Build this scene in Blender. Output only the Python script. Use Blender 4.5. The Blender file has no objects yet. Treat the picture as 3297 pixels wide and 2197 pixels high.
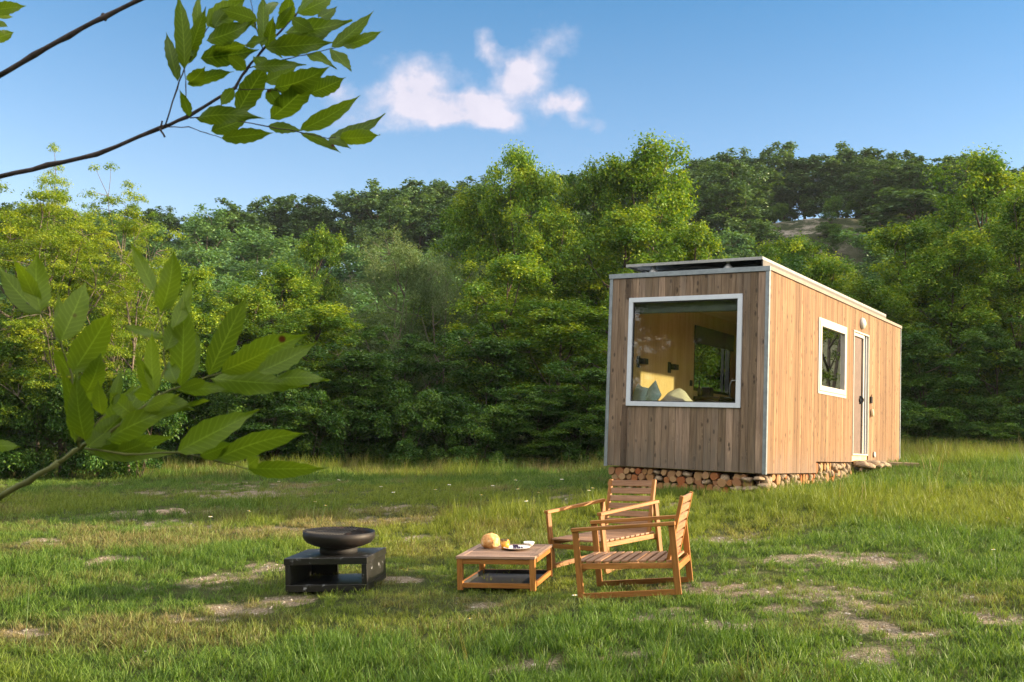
import bpy, math, random
import numpy as np
from mathutils import Vector, Matrix
C = bpy.context.scene.collection
R = math.radians
rng = np.random.default_rng(7)
random.seed(7)
# ------------------------------------------------------------------ camera, world, sun
sc = bpy.context.scene
EYE = np.array([0, 0, 1.55])
RT = np.array([0.9991378, -0.0037655, 0.0413456])
DN = np.array([0.0415168, 0.0906201, -0.9950198])
FW = np.array([0.0, 0.9958784, 0.0906983])
RT = np.cross(DN, FW); RT /= np.linalg.norm(RT); DN = np.cross(FW, RT)
FPX = 3438.4
cd = bpy.data.cameras.new('camera'); cam = bpy.data.objects.new('camera', cd); C.objects.link(cam); sc.camera = cam
cam.matrix_world = Matrix([[RT[0], -DN[0], -FW[0], EYE[0]], [RT[1], -DN[1], -FW[1], EYE[1]], [RT[2], -DN[2], -FW[2], EYE[2]], [0, 0, 0, 1]])
cd.sensor_width = 36; cd.lens = 36 * FPX / 3297; cd.clip_end = 2000; cd.clip_start = .05
cd.dof.use_dof = True; cd.dof.focus_distance = 14; cd.dof.aperture_fstop = 16
SUN_AZ, SUN_EL = 90.0, 16.5          # clockwise from +Y
wd = bpy.data.worlds.new('World'); sc.world = wd; wd.use_nodes = True
sun = bpy.data.lights.new('sun', 'SUN'); so = bpy.data.objects.new('sun', sun); C.objects.link(so)
sun.energy = 4.6; sun.angle = R(1.2); sun.color = (1, .79, .52)
sdir = Vector((math.sin(R(SUN_AZ)) * math.cos(R(SUN_EL)), math.cos(R(SUN_AZ)) * math.cos(R(SUN_EL)), math.sin(R(SUN_EL))))
so.rotation_euler = sdir.to_track_quat('Z', 'Y').to_euler(); so.location = (30, 0, 20)
sc.view_settings.view_transform = 'Standard'; sc.view_settings.look = 'None'; sc.view_settings.gamma = 1
sc.view_settings.exposure = 1.72
sc.cycles.max_bounces = 6; sc.cycles.diffuse_bounces = 5; sc.cycles.glossy_bounces = 3; sc.cycles.transmission_bounces = 4
sc.cycles.transparent_max_bounces = 8; sc.cycles.volume_bounces = 0
sc.cycles.caustics_reflective = False; sc.cycles.caustics_refractive = False

class NT:
    """tiny node helper"""
    def __init__(s, nt): s.nt = nt
    def n(s, t, ins=None, **kw):
        nd = s.nt.nodes.new(t)
        for k, v in kw.items(): setattr(nd, k, v)
        for k, v in (ins or {}).items():
            i = nd.inputs[k]
            if isinstance(v, bpy.types.NodeSocket): s.nt.links.new(v, i)
            elif isinstance(v, bpy.types.Node): s.nt.links.new(v.outputs[0], i)
            else: i.default_value = v
        return nd
    def m(s, op, a, b=0.0, c=None, clamp=False):
        ins = {0: a, 1: b}
        if c is not None: ins[2] = c
        return s.n('ShaderNodeMath', ins, operation=op, use_clamp=clamp).outputs[0]
    def mix(s, f, a, b, blend='MIX'):
        nd = s.nt.nodes.new('ShaderNodeMix'); nd.data_type = 'RGBA'; nd.blend_type = blend
        for i, v in ((0, f), (6, a), (7, b)):
            if isinstance(v, (bpy.types.NodeSocket,)): s.nt.links.new(v, nd.inputs[i])
            else: nd.inputs[i].default_value = (*v, 1) if isinstance(v, tuple) and len(v) == 3 else v
        return nd.outputs[2]
    def ramp(s, f, *stops):
        nd = s.nt.nodes.new('ShaderNodeValToRGB'); s.nt.links.new(f, nd.inputs[0]); e = nd.color_ramp.elements
        while len(e) < len(stops): e.new(.5)
        for i, (p, c) in enumerate(stops):
            e[i].position = p; e[i].color = (*c, 1) if isinstance(c, tuple) else (c, c, c, 1)
        return nd.outputs[0]
    def noise(s, vec, scale, detail=3, rough=.5, out=0):
        return s.n('ShaderNodeTexNoise', {'Vector': vec, 'Scale': scale, 'Detail': detail, 'Roughness': rough}).outputs[out]

def sky_world():
    t = NT(wd.node_tree); wd.node_tree.nodes.clear()
    sky = t.n('ShaderNodeTexSky', sky_type='NISHITA'); sky.sun_disc = False
    sky.sun_elevation = R(SUN_EL); sky.sun_rotation = R(SUN_AZ); sky.air_density = 1.0; sky.dust_density = .25; sky.ozone_density = 2.2
    tc = t.n('ShaderNodeTexCoord'); g = tc.outputs['Generated']
    sp = t.n('ShaderNodeSeparateXYZ', {0: g}); x, y, z = sp.outputs
    yy = t.m('MAXIMUM', y, .05)
    u = t.m('DIVIDE', x, yy); v = t.m('DIVIDE', z, yy)
    uv = t.n('ShaderNodeCombineXYZ', {0: u, 1: v}).outputs[0]
    w1 = t.noise(uv, 9, 5, .6, 1)
    off = t.n('ShaderNodeVectorMath', {0: w1, 1: (-.5, -.5, -.5)}, operation='ADD').outputs[0]
    off = t.n('ShaderNodeVectorMath', {0: off, 'Scale': .075}, operation='SCALE').outputs[0]
    p = t.n('ShaderNodeVectorMath', {0: uv, 1: off}, operation='ADD').outputs[0]
    fine = t.noise(uv, 22, 8, .62)
    blobs = [(1015, 215, 112, 72, 1), (1085, 240, 105, 62, 1), (955, 150, 75, 55, .75), (1150, 282, 60, 42, .9), (915, 235, 110, 60, .62),
             (1175, 145, 75, 52, .85), (1122, 100, 38, 36, .75), (1205, 185, 80, 48, .6), (1272, 105, 60, 60, .42), (1320, 225, 40, 40, .85), (1275, 235, 32, 26, .6),
             (1350, 275, 34, 28, .6), (775, 195, 50, 45, .7), (830, 270, 130, 45, .3), (1250, 230, 150, 60, .22)]
    tot = None
    for (bx, by, rx, ry, s) in blobs:
        d = FW + RT * (bx * 1.40119 - 1648.5) / FPX + DN * (by * 1.40119 - 1098.5) / FPX
        cu, cv = d[0] / d[1], d[2] / d[1]; rx, ry = rx * 1.40119 / FPX, ry * 1.40119 / FPX
        q = t.n('ShaderNodeVectorMath', {0: p, 1: (-cu, -cv, 0)}, operation='ADD').outputs[0]
        q = t.n('ShaderNodeVectorMath', {0: q, 1: (1 / rx, 1 / ry, 0)}, operation='MULTIPLY').outputs[0]
        l = t.n('ShaderNodeVectorMath', {0: q}, operation='LENGTH').outputs['Value']
        k = t.m('MULTIPLY', t.m('SUBTRACT', 1.25, l, clamp=True), s)
        tot = k if tot is None else t.m('ADD', tot, k)
    tot = t.m('MINIMUM', tot, 1.1)
    m_ = t.m('ADD', tot, t.m('MULTIPLY', t.m('SUBTRACT', fine, .5), 1.9))
    m_ = t.ramp(m_, (.10, 0.0), (.45, .22), (.80, .62), (1.25, .93))
    m_ = t.m('MULTIPLY', m_, t.ramp(tot, (.0, 0.0), (.25, 1.0)))
    m_ = t.m('MULTIPLY', m_, t.m('GREATER_THAN', y, .1))
    zt = t.ramp(z, (.0, (1.2, .82, .80)), (.20, (.78, .75, .76)), (.42, (.31, .57, .68)))
    skyc = t.mix(1.0, sky.outputs[0], zt, 'MULTIPLY')
    col = t.mix(m_, skyc, t.mix(fine, (2.1, 2.05, 2.5), (3.1, 2.9, 3.15)))
    # added fill light: unseen bright cloud cover overhead and behind the viewpoint
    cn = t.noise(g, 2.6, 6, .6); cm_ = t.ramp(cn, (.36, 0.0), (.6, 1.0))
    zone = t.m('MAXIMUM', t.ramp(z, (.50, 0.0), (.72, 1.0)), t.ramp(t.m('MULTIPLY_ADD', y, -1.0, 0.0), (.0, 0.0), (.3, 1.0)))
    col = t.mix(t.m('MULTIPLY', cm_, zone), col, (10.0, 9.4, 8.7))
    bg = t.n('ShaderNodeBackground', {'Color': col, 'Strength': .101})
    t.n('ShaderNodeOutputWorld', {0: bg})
sky_world()

# ------------------------------------------------------------------ projection helpers (D px = 2353 wide picture)
K = 3297 / 2353
def ray(px, py):
    d = FW + RT * (px * K - 1648.5) / FPX + DN * (py * K - 1098.5) / FPX
    return d
def at(px, py, depth): return Vector(EYE + ray(px, py) * depth)

# ------------------------------------------------------------------ terrain height
CP = [(.63, 8.94, .25), (1.44, 8.69, .36), (.85, 9.67, .27), (1.66, 9.42, .38), (.98, 10.29, .31), (1.61, 10.86, .42), (.48, 10.85, .27), (1.1, 11.42, .38),
      (-.4, 9.71, .17), (.3, 9.54, .215), (.48, 10.33, .25), (-.21, 10.5, .215), (-1.96, 9.94, .07), (-1.19, 9.66, .14), (-1.04, 10.08, .2), (-1.81, 10.36, .15),
      (0, 7, 0), (-3.4, 7, -.24), (3.4, 7, .26), (0, 0, -.1), (-8, 0, -.6), (8, 0, .5), (-8, 10, -.2), (3.62, 14.75, .91), (1.45, 16.1, .83), (4.8, 16.6, .94),
      (5.95, 18.4, 1.17), (7.8, 21.2, 1.38), (9.2, 20.0, 1.42), (0, 24, .72), (-4, 24, .62), (-10, 24, .36), (-14, 20, 0), (-10, 15, -.05), (-4, 15, .25), (0, 15, .55), (5.7, 12, .78),
      (11, 22, 1.52), (13, 16, 1.4), (9, 11, 1.05), (0, 31, 1.0), (-12, 31, .7), (8, 30, 1.7), (14, 30, 1.7), (14, 6, 1.0), (-15, 5, -.9)]
_P = np.array(CP)
def _phi(d2): return .5 * d2 * np.log(d2 + 1e-9)
def _solve():
    n = len(_P); X = _P[:, :2]
    A = _phi(((X[:, None] - X[None]) ** 2).sum(-1)) + np.eye(n) * .08
    B = np.c_[np.ones(n), X]; M = np.zeros((n + 3, n + 3)); M[:n, :n] = A; M[:n, n:] = B; M[n:, :n] = B.T
    return np.linalg.solve(M, np.r_[_P[:, 2], 0, 0, 0])
_W = _solve()
def sstep(a, b, x):
    t = np.clip((x - a) / (b - a), 0, 1); return t * t * (3 - 2 * t)
_G = rng.random((256, 256))
def vnoise(x, y, s, seed=0):
    x = np.asarray(x) * s + seed * 17.3; y = np.asarray(y) * s + seed * 9.1
    xi = np.floor(x).astype(int); yi = np.floor(y).astype(int); fx = x - xi; fy = y - yi
    fx = fx * fx * (3 - 2 * fx); fy = fy * fy * (3 - 2 * fy)
    g = lambda a, b: _G[a & 255, b & 255]
    return (g(xi, yi) * (1 - fx) + g(xi + 1, yi) * fx) * (1 - fy) + (g(xi, yi + 1) * (1 - fx) + g(xi + 1, yi + 1) * fx) * fy
def fbm(x, y, s, o=4, seed=0):
    r = 0; a = .5; n = 0
    for i in range(o):
        r = r + a * vnoise(x, y, s * 2 ** i, seed + i); n += a; a *= .5
    return r / n
def gz(x, y):
    x = np.atleast_1d(np.asarray(x, float)); y = np.atleast_1d(np.asarray(y, float))
    xc = np.clip(x, -15, 15); yc = np.clip(y, -6, 31)
    out = np.empty_like(xc)
    for i in range(0, len(xc), 20000):
        s = slice(i, i + 20000); d2 = (xc[s, None] - _P[None, :, 0]) ** 2 + (yc[s, None] - _P[None, :, 1]) ** 2
        out[s] = _phi(d2) @ _W[:len(_P)] + _W[-3] + _W[-2] * xc[s] + _W[-1] * yc[s]
    near = out + .03 * (x - xc)
    ridge = 14.0 + 2.4 * sstep(-32, -6, x) + 4.4 * sstep(-2, 26, x) + .8 * np.sin(x * .11) + .5 * np.sin(x * .23 + 1)
    hill = 1.6 + (ridge - 1.6) * sstep(44, 90, y)
    hill = hill + (fbm(x, y, .06, 3, 5) - .5) * 3.0 * sstep(40, 60, y)
    hill = hill - sstep(105, 260, y) * 14
    k = sstep(30, 46, y)
    z = near * (1 - k) + hill * k
    return z + (fbm(x, y, .9, 3, 2) - .5) * .10 + (fbm(x, y, 4.5, 2, 3) - .5) * .028
def gz1(x, y): return float(gz(x, y)[0])
def onground(px, py):
    d = ray(px, py); lo = 3.0
    for t in np.arange(3, 60, .1):
        p = EYE + d * t
        if p[2] < gz1(p[0], p[1]): lo = t; break
    a, b = lo - .1, lo
    for _ in range(12):
        m = (a + b) / 2; p = EYE + d * m
        if p[2] < gz1(p[0], p[1]): b = m
        else: a = m
    return EYE + d * b
BARE = []
for (px, py, r, s) in [(1690, 1238, .55, 1), (1960, 1285, .6, .8), (1830, 1290, .5, .7), (975, 1240, .4, .8), (600, 1390, .42, .9), (640, 1300, .4, .8), (560, 1400, .4, .7), (20, 1455, .35, 1),
                       (1700, 1440, .35, .7), (2050, 1440, .4, .8), (2290, 1420, .35, .7), (400, 1180, .6, .7), (230, 1290, .5, .5), (1600, 1350, .4, .6), (480, 1340, .35, .7), (900, 1330, .3, .8), (380, 1140, 1.1, .7), (600, 1132, 1.5, .8),
                       (100, 1245, .5, .7), (470, 1420, .3, .6), (1530, 1420, .3, .7), (2000, 1500, .35, .6), (1400, 1500, .3, .5), (1110, 1400, .3, .5), (1920, 1220, .5, .3), (1200, 1540, .3, .5), (650, 1120, 2.0, .5)]:
    p = onground(px, py); BARE.append((p[0], p[1], r * .85, s))
def bare(x, y):
    n = fbm(x, y, .75, 5, 11); n2 = fbm(x, y, 2.6, 4, 21); b = sstep(.62, .74, n) * .5
    for (bx, by, r, s) in BARE:
        d = np.hypot((x - bx) / 1.35, (y - by)) / r
        b = np.maximum(b, s * (1 - sstep(.35, 1.15, d + (n2 - .5) * 1.3)))
    b = b * (1 - .85 * sstep(1.5, 5, x) * sstep(9.8, 12.5, y))      # lush bank beside the cabin
    b = b * (1 - sstep(24, 27, y)) * (.35 + .65 * sstep(.36, .56, fbm(x, y, 5.5, 3, 61)))
    return np.clip(b, 0, 1)

# ------------------------------------------------------------------ mesh building
class MB:
    def __init__(s): s.v = []; s.f = []; s.uv = []; s.t = []; s.sm = []
    def face(s, idx, uv=None, tint=.5, smooth=False):
        s.f.append(tuple(idx)); s.uv.append(uv or [(0, 0)] * len(idx)); s.t.append(tint); s.sm.append(smooth)
    def bar(s, p0, p1, w, h, up=(0, 0, 1), tint=None, ext=0):
        """beam from p0 to p1; w across, h along 'up'; uv runs along the length in metres"""
        p0 = Vector(p0); p1 = Vector(p1); d = (p1 - p0); L = d.length; d.normalize(); up = Vector(up)
        sd = d.cross(up).normalized(); u = sd.cross(d).normalized()
        tint = random.random() if tint is None else tint; ro = random.random() * 20; r2 = random.random() * 20
        b = len(s.v)
        for q in (p0 - d * ext, p1 + d * ext):
            for (a, c) in ((-1, -1), (1, -1), (1, 1), (-1, 1)): s.v.append(q + sd * a * w / 2 + u * c * h / 2)
        L2 = L
        s.face((b, b + 1, b + 2, b + 3), [(r2, ro), (r2 + w, ro), (r2 + w, ro + .004), (r2, ro + .004)], tint)
        s.face((b + 7, b + 6, b + 5, b + 4), [(r2, ro), (r2 + w, ro), (r2 + w, ro + .004), (r2, ro + .004)], tint)
        for i in range(4):
            j = (i + 1) % 4; ww = w if i % 2 == 0 else h; o = r2 + i * 1.7
            s.face((b + 4 + i, b + 4 + j, b + j, b + i), [(o, ro + L2), (o + ww, ro + L2), (o + ww, ro), (o, ro)], tint)
    def box(s, lo, hi, axis=2, tint=None):
        lo = Vector(lo); hi = Vector(hi); c = (lo + hi) / 2; d = hi - lo
        a = [Vector(c), Vector(c)]; a[0][axis] = lo[axis]; a[1][axis] = hi[axis]
        if axis == 2: s.bar(a[0], a[1], d[0], d[1], (0, 1, 0), tint)
        elif axis == 1: s.bar(a[0], a[1], d[0], d[2], (0, 0, 1), tint)
        else: s.bar(a[0], a[1], d[1], d[2], (0, 0, 1), tint)
    def tube(s, pts, rad, n=8, tint=.5, cap=True):
        pts = [Vector(p) for p in pts]; rr = rad if hasattr(rad, '__len__') else [rad] * len(pts)
        prev = None; rings = []; L = 0
        for i, p in enumerate(pts):
            d = (pts[min(i + 1, len(pts) - 1)] - pts[max(i - 1, 0)]).normalized()
            if prev is None: a = d.orthogonal().normalized()
            else: a = (prev - d * prev.dot(d)).normalized()
            prev = a; b = d.cross(a); r0 = len(s.v)
            for k in range(n):
                t = 2 * math.pi * k / n; s.v.append(p + (a * math.cos(t) + b * math.sin(t)) * rr[i])
            if i: L += (p - pts[i - 1]).length
            rings.append((r0, L))
        for (r0, l0), (r1, l1) in zip(rings, rings[1:]):
            for k in range(n):
                j = (k + 1) % n
                s.face((r0 + k, r0 + j, r1 + j, r1 + k), [(k / n, l0), ((k + 1) / n, l0), ((k + 1) / n, l1), (k / n, l1)], tint, True)
        if cap:
            s.face([rings[0][0] + k for k in range(n)][::-1], None, tint); s.face([rings[-1][0] + k for k in range(n)], None, tint)
    def lathe(s, prof, n=32, c=(0, 0, 0), tint=.5, wob=0):
        c = Vector(c); b = len(s.v); m = len(prof)
        for k in range(n):
            t = 2 * math.pi * k / n
            for (r, z) in prof:
                rr = r * (1 + wob * math.sin(3 * t + 1) * .5 + wob * math.sin(5 * t) * .5); s.v.append(c + Vector((rr * math.cos(t), rr * math.sin(t), z)))
        for k in range(n):
            k2 = (k + 1) % n
            for i in range(m - 1): s.face((b + k * m + i, b + k2 * m + i, b + k2 * m + i + 1, b + k * m + i + 1), None, tint, True)
    def build(s, name, mat, parent=None, bevel=0, loc=None):
        me = bpy.data.meshes.new(name); me.from_pydata([tuple(v) for v in s.v], [], s.f)
        uv = me.uv_layers.new(name='UVMap'); flat = [c for f in s.uv for c in f]
        uv.data.foreach_set('uv', np.array(flat, np.float32).ravel())
        a = me.attributes.new('tint', 'FLOAT', 'FACE'); a.data.foreach_set('value', np.array(s.t, np.float32))
        me.polygons.foreach_set('use_smooth', s.sm); me.materials.append(mat); me.update()
        o = bpy.data.objects.new(name, me); C.objects.link(o)
        if parent: o.parent = parent
        if loc is not None: o.location = loc
        if bevel:
            b = o.modifiers.new('bevel', 'BEVEL'); b.width = bevel; b.segments = 2; b.limit_method = 'ANGLE'; b.angle_limit = R(40)
        return o
def npmesh(name, V, F, mat, tint=None, parent=None, smooth=False, attrs=None):
    me = bpy.data.meshes.new(name); V = np.ascontiguousarray(V, np.float32); F = np.ascontiguousarray(F, np.int32)
    me.vertices.add(len(V)); me.vertices.foreach_set('co', V.ravel())
    k = F.shape[1]; me.loops.add(F.size); me.loops.foreach_set('vertex_index', F.ravel())
    me.polygons.add(len(F)); me.polygons.foreach_set('loop_start', np.arange(0, F.size, k, dtype=np.int32))
    me.polygons.foreach_set('use_smooth', np.full(len(F), smooth))
    if tint is not None:
        a = me.attributes.new('tint', 'FLOAT', 'FACE'); a.data.foreach_set('value', np.ascontiguousarray(tint, np.float32))
    for kk, vv in (attrs or {}).items():
        a = me.attributes.new(kk, 'FLOAT', 'POINT'); a.data.foreach_set('value', np.ascontiguousarray(vv, np.float32))
    if mat: me.materials.append(mat)
    me.update(calc_edges=True); me.validate()
    o = bpy.data.objects.new(name, me)
    if parent != 'none': C.objects.link(o)
    if parent not in (None, 'none'): o.parent = parent
    return o
def tag(o, label=None, cat=None, group=None, kind=None):
    if label: o['label'] = label
    if cat: o['category'] = cat
    if group: o['group'] = group
    if kind: o['kind'] = kind
    return o
def empty(name, loc=(0, 0, 0), rz=0):
    o = bpy.data.objects.new(name, None); C.objects.link(o); o.location = loc; o.rotation_euler = (0, 0, rz); o.empty_display_size = .1
    return o
def copy_tree(o, parent=None):
    c = o.copy(); C.objects.link(c); c.parent = parent
    for ch in list(o.children): copy_tree(ch, c)
    return c

# ------------------------------------------------------------------ materials
def newmat(name):
    m = bpy.data.materials.new(name); m.use_nodes = True; m.node_tree.nodes.clear(); return m, NT(m.node_tree)
def out(t, sh, disp=None):
    o = t.n('ShaderNodeOutputMaterial', {0: sh})
    return o
def bump(t, h, s=.3, d=.01): return t.n('ShaderNodeBump', {'Height': h, 'Strength': s, 'Distance': d}).outputs[0]
def simple(name, col, rough=.5, metal=0, var=.12, scale=12, spec=.5, bmp=.15):
    m, t = newmat(name); tc = t.n('ShaderNodeTexCoord').outputs['Object']
    n = t.noise(tc, scale, 5, .6); c2 = tuple(c * (1 - var * 2) for c in col); c3 = tuple(min(1, c * (1 + var)) for c in col)
    c = t.ramp(n, (.3, c2), (.7, c3)); n2 = t.noise(tc, scale * 9, 3)
    p = t.n('ShaderNodeBsdfPrincipled', {'Base Color': c, 'Roughness': t.m('MULTIPLY_ADD', n2, .25, rough - .12), 'Metallic': metal, 'Specular IOR Level': spec, 'Normal': bump(t, n2, bmp, .002)})
    out(t, p); return m
def wood(name, dark, light, knots=.5, rough=.6, grain=1.0, wear=None, tintamt=.5, stain=None, spec=.35, foot=None):
    m, t = newmat(name); uv = t.n('ShaderNodeUVMap').outputs[0]; ti = t.n('ShaderNodeAttribute', attribute_name='tint').outputs['Fac']
    map1 = t.n('ShaderNodeMapping', {'Vector': uv, 'Scale': (60 * grain, 2.2 * grain, 1)}).outputs[0]
    kn = t.n('ShaderNodeMapping', {'Vector': uv, 'Scale': (9, 4.2, 1)}).outputs[0]
    vn_ = t.n('ShaderNodeTexVoronoi', {'Vector': kn, 'Scale': 1.0, 'Randomness': 1.0}, voronoi_dimensions='2D')
    pick = t.n('ShaderNodeSeparateColor', {0: vn_.outputs['Color']}).outputs[0]
    vo = t.m('ADD', vn_.outputs['Distance'], t.m('MULTIPLY', t.m('SUBTRACT', .72, pick, clamp=True), .6))
    halo = t.m('SUBTRACT', 1, t.m('MULTIPLY', vo, 3.0), clamp=True)
    warp = t.n('ShaderNodeVectorMath', {0: map1, 1: t.n('ShaderNodeCombineXYZ', {0: t.m('MULTIPLY', halo, 5.0)}).outputs[0]}, operation='ADD').outputs[0]
    g = t.noise(warp, 1.0, 6, .65); g2 = t.noise(t.n('ShaderNodeMapping', {'Vector': uv, 'Scale': (12 * grain, .9 * grain, 1)}).outputs[0], 1, 4, .6)
    gg = t.m('ADD', t.m('MULTIPLY', g, .6), t.m('MULTIPLY', g2, .4))
    c = t.ramp(gg, (.37, dark), (.50, tuple((a + b) / 2 for a, b in zip(dark, light))), (.62, light))
    tm = t.m('MULTIPLY_ADD', t.m('SUBTRACT', ti, .5), tintamt * 2, 1.0)
    c = t.mix(1.0, c, t.n('ShaderNodeCombineXYZ', {0: tm, 1: tm, 2: t.m('POWER', tm, 1.15)}).outputs[0], 'MULTIPLY')
    if knots:
        k = t.m('MULTIPLY', t.ramp(vo, (.08, 1.0), (.19, 0.0)), knots)
        c = t.mix(k, c, tuple(a * .35 for a in dark))
    if wear:   # pale flecks
        wn = t.noise(t.n('ShaderNodeMapping', {'Vector': uv, 'Scale': (40, 9, 1)}).outputs[0], 1, 5, .7)
        c = t.mix(t.m('MULTIPLY', t.ramp(wn, (.66, 0.0), (.74, 1.0)), .5), c, wear)
    if stain:
        sn = t.noise(t.n('ShaderNodeMapping', {'Vector': uv, 'Scale': (5, .5, 1)}).outputs[0], 1, 4, .6)
        c = t.mix(t.m('MULTIPLY', t.ramp(sn, (.45, 0.0), (.75, 1.0)), .55), c, stain)
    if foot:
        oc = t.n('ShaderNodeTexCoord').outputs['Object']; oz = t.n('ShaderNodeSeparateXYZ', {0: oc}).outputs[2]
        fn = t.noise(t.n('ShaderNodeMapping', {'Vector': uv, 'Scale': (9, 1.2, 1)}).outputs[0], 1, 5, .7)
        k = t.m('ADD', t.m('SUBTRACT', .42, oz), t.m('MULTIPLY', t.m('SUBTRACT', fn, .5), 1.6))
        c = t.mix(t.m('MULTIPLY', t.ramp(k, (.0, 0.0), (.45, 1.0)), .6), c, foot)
    p = t.n('ShaderNodeBsdfPrincipled', {'Base Color': c, 'Roughness': t.m('MULTIPLY_ADD', g, .2, rough - .1), 'Specular IOR Level': spec, 'Normal': bump(t, g, .5, .003)})
    out(t, p); return m
def leafmat(name, cols, trans=.35, ior=None, hue=.0, vein=False, rough=.5):
    """cols: 3 tints, picked per leaf"""
    m, t = newmat(name); ti = t.n('ShaderNodeAttribute', attribute_name='tint').outputs['Fac']
    oi = t.n('ShaderNodeObjectInfo').outputs['Random']
    c = t.ramp(ti, (0.0, cols[0]), (.5, cols[1]), (1.0, cols[2]))
    k = t.m('MULTIPLY_ADD', oi, .35, .82)
    c = t.mix(1.0, c, t.n('ShaderNodeCombineXYZ', {0: t.m('MULTIPLY_ADD', oi, .45, .78), 1: k, 2: k}).outputs[0], 'MULTIPLY')
    if vein:
        uv = t.n('ShaderNodeUVMap').outputs[0]; sp = t.n('ShaderNodeSeparateXYZ', {0: uv}); ux, uy = sp.outputs[0], sp.outputs[1]
        ax = t.m('ABSOLUTE', ux); mid = t.ramp(ax, (.0, 1.0), (.06, 0.0))
        w = t.m('SINE', t.m('MULTIPLY', t.m('SUBTRACT', uy, t.m('MULTIPLY', ax, .16)), 75.0)); vn = t.ramp(w, (.86, 0.0), (1.0, .35))
        n = t.noise(uv, 3, 4); c = t.mix(t.m('MULTIPLY', n, .5), c, tuple(a * .6 for a in cols[1]))
        c = t.mix(t.m('MAXIMUM', t.m('MULTIPLY', mid, .7), vn), c, tuple(min(1, a * 1.5 + .02) for a in cols[2]))
        tc = t.n('ShaderNodeTexCoord').outputs['Object']
        sv = t.n('ShaderNodeTexVoronoi', {'Vector': tc, 'Scale': 14.0}).outputs['Distance']
        c = t.mix(t.ramp(sv, (.055, 1.0), (.085, 0.0)), c, (.09, .03, .012))
    d = t.n('ShaderNodeBsdfPrincipled', {'Base Color': c, 'Roughness': rough, 'Specular IOR Level': .3})
    tr = t.n('ShaderNodeBsdfTranslucent', {'Color': t.mix(1.0, c, (1.5, 1.35, .45), 'MULTIPLY')})
    out(t, t.n('ShaderNodeMixShader', {0: trans, 1: d, 2: tr})); return m
def glassmat(name, tintc=(1, 1, 1), refl=1.0):
    m, t = newmat(name); fr = t.n('ShaderNodeFresnel', {'IOR': 1.45}).outputs[0]
    g = t.n('ShaderNodeBsdfGlossy', {'Roughness': .01, 'Color': (1, 1, 1, 1)}); tr = t.n('ShaderNodeBsdfTransparent', {'Color': (*tintc, 1)})
    out(t, t.n('ShaderNodeMixShader', {0: t.m('MULTIPLY', fr, refl, clamp=True), 1: tr, 2: g})); return m

M = {}
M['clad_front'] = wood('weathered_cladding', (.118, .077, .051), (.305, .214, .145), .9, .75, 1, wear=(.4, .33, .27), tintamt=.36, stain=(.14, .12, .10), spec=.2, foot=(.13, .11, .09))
M['clad_side'] = wood('side_cladding', (.14, .070, .034), (.30, .176, .086), .9, .7, 1, tintamt=.3, stain=(.155, .085, .048), spec=.2, foot=(.16, .12, .095))  # side boards, warmer and less grey than the front ones
M['teak'] = wood('teak', (.20, .076, .014), (.39, .17, .040), .0, .5, 1.6, tintamt=.22)
M['teak_seat'] = wood('reddish_teak', (.22, .105, .05), (.42, .24, .135), .0, .55, 1.6, tintamt=.22)
M['teak_top'] = wood('greyed_teak', (.17, .095, .06), (.38, .25, .17), .0, .6, 1.6, tintamt=.35)
M['ply'] = wood('birch_plywood', (.66, .44, .19), (.84, .63, .34), .15, .5, .35, tintamt=.08)
M['trim'] = simple('grey_metal_trim', (.22, .25, .27), .45, .3)
M['alu'] = simple('aluminium', (.30, .30, .29), .45, .6)
M['white_frame'] = simple('white_window_frame', (.54, .58, .64), .4, 0, .03)
M['cream_frame'] = simple('cream_window_frame', (.52, .48, .42), .4, 0, .03)
M['dark'] = simple('dark_rubber_and_gap_shade', (.02, .02, .022), .6)  # rubber parts, and the painted shade of the door gap
M['black'] = simple('black_metal', (.016, .016, .018), .4, .3, .3)
M['door'] = simple('taupe_door', (.13, .080, .060), .5)
M['glass'] = glassmat('window_glass', (.96, .97, .95), .7)
M['glass2'] = glassmat('side_window_glass', (.75, .8, .68), 4.0)
M['drink'] = glassmat('tumbler_glass', (.95, .95, .95), 1)
M['teal_cloth'] = simple('teal_cotton', (.66, .92, .88), .9, 0, .15, 6)
M['white_cloth'] = simple('white_cotton', (.72, .70, .66), .9, 0, .06)
M['counter'] = simple('dark_counter', (.05, .035, .025), .35)
M['ceramic'] = simple('white_ceramic', (.75, .78, .76), .2, 0, .03)
M['blind'] = simple('dark_blind', (.05, .05, .04), .8)
M['header'] = simple('teal_grey_roller', (.05, .075, .07), .5)
M['solar'] = simple('solar_cells', (.012, .016, .035), .15, 0, .2)
M['bark'] = simple('tree_bark', (.085, .062, .045), .9, 0, .35, 14, .2, .8)
M['bark_pale'] = simple('pale_bark', (.16, .13, .10), .9, 0, .35, 14, .2, .8)
M['twig'] = simple('twig_bark', (.075, .055, .05), .7, 0, .3, 60, .3, .6)
M['green_twig'] = simple('green_twig', (.16, .17, .05), .6, 0, .3, 5, .3, .4)
M['stone'] = simple('field_stone', (.34, .25, .165), .85, 0, .3, 9, .2, .8)
M['soil'] = simple('dark_soil', (.06, .03, .015), .95, 0, .4)
M['berry'] = simple('dark_grapes', (.04, .02, .06), .3)
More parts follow.
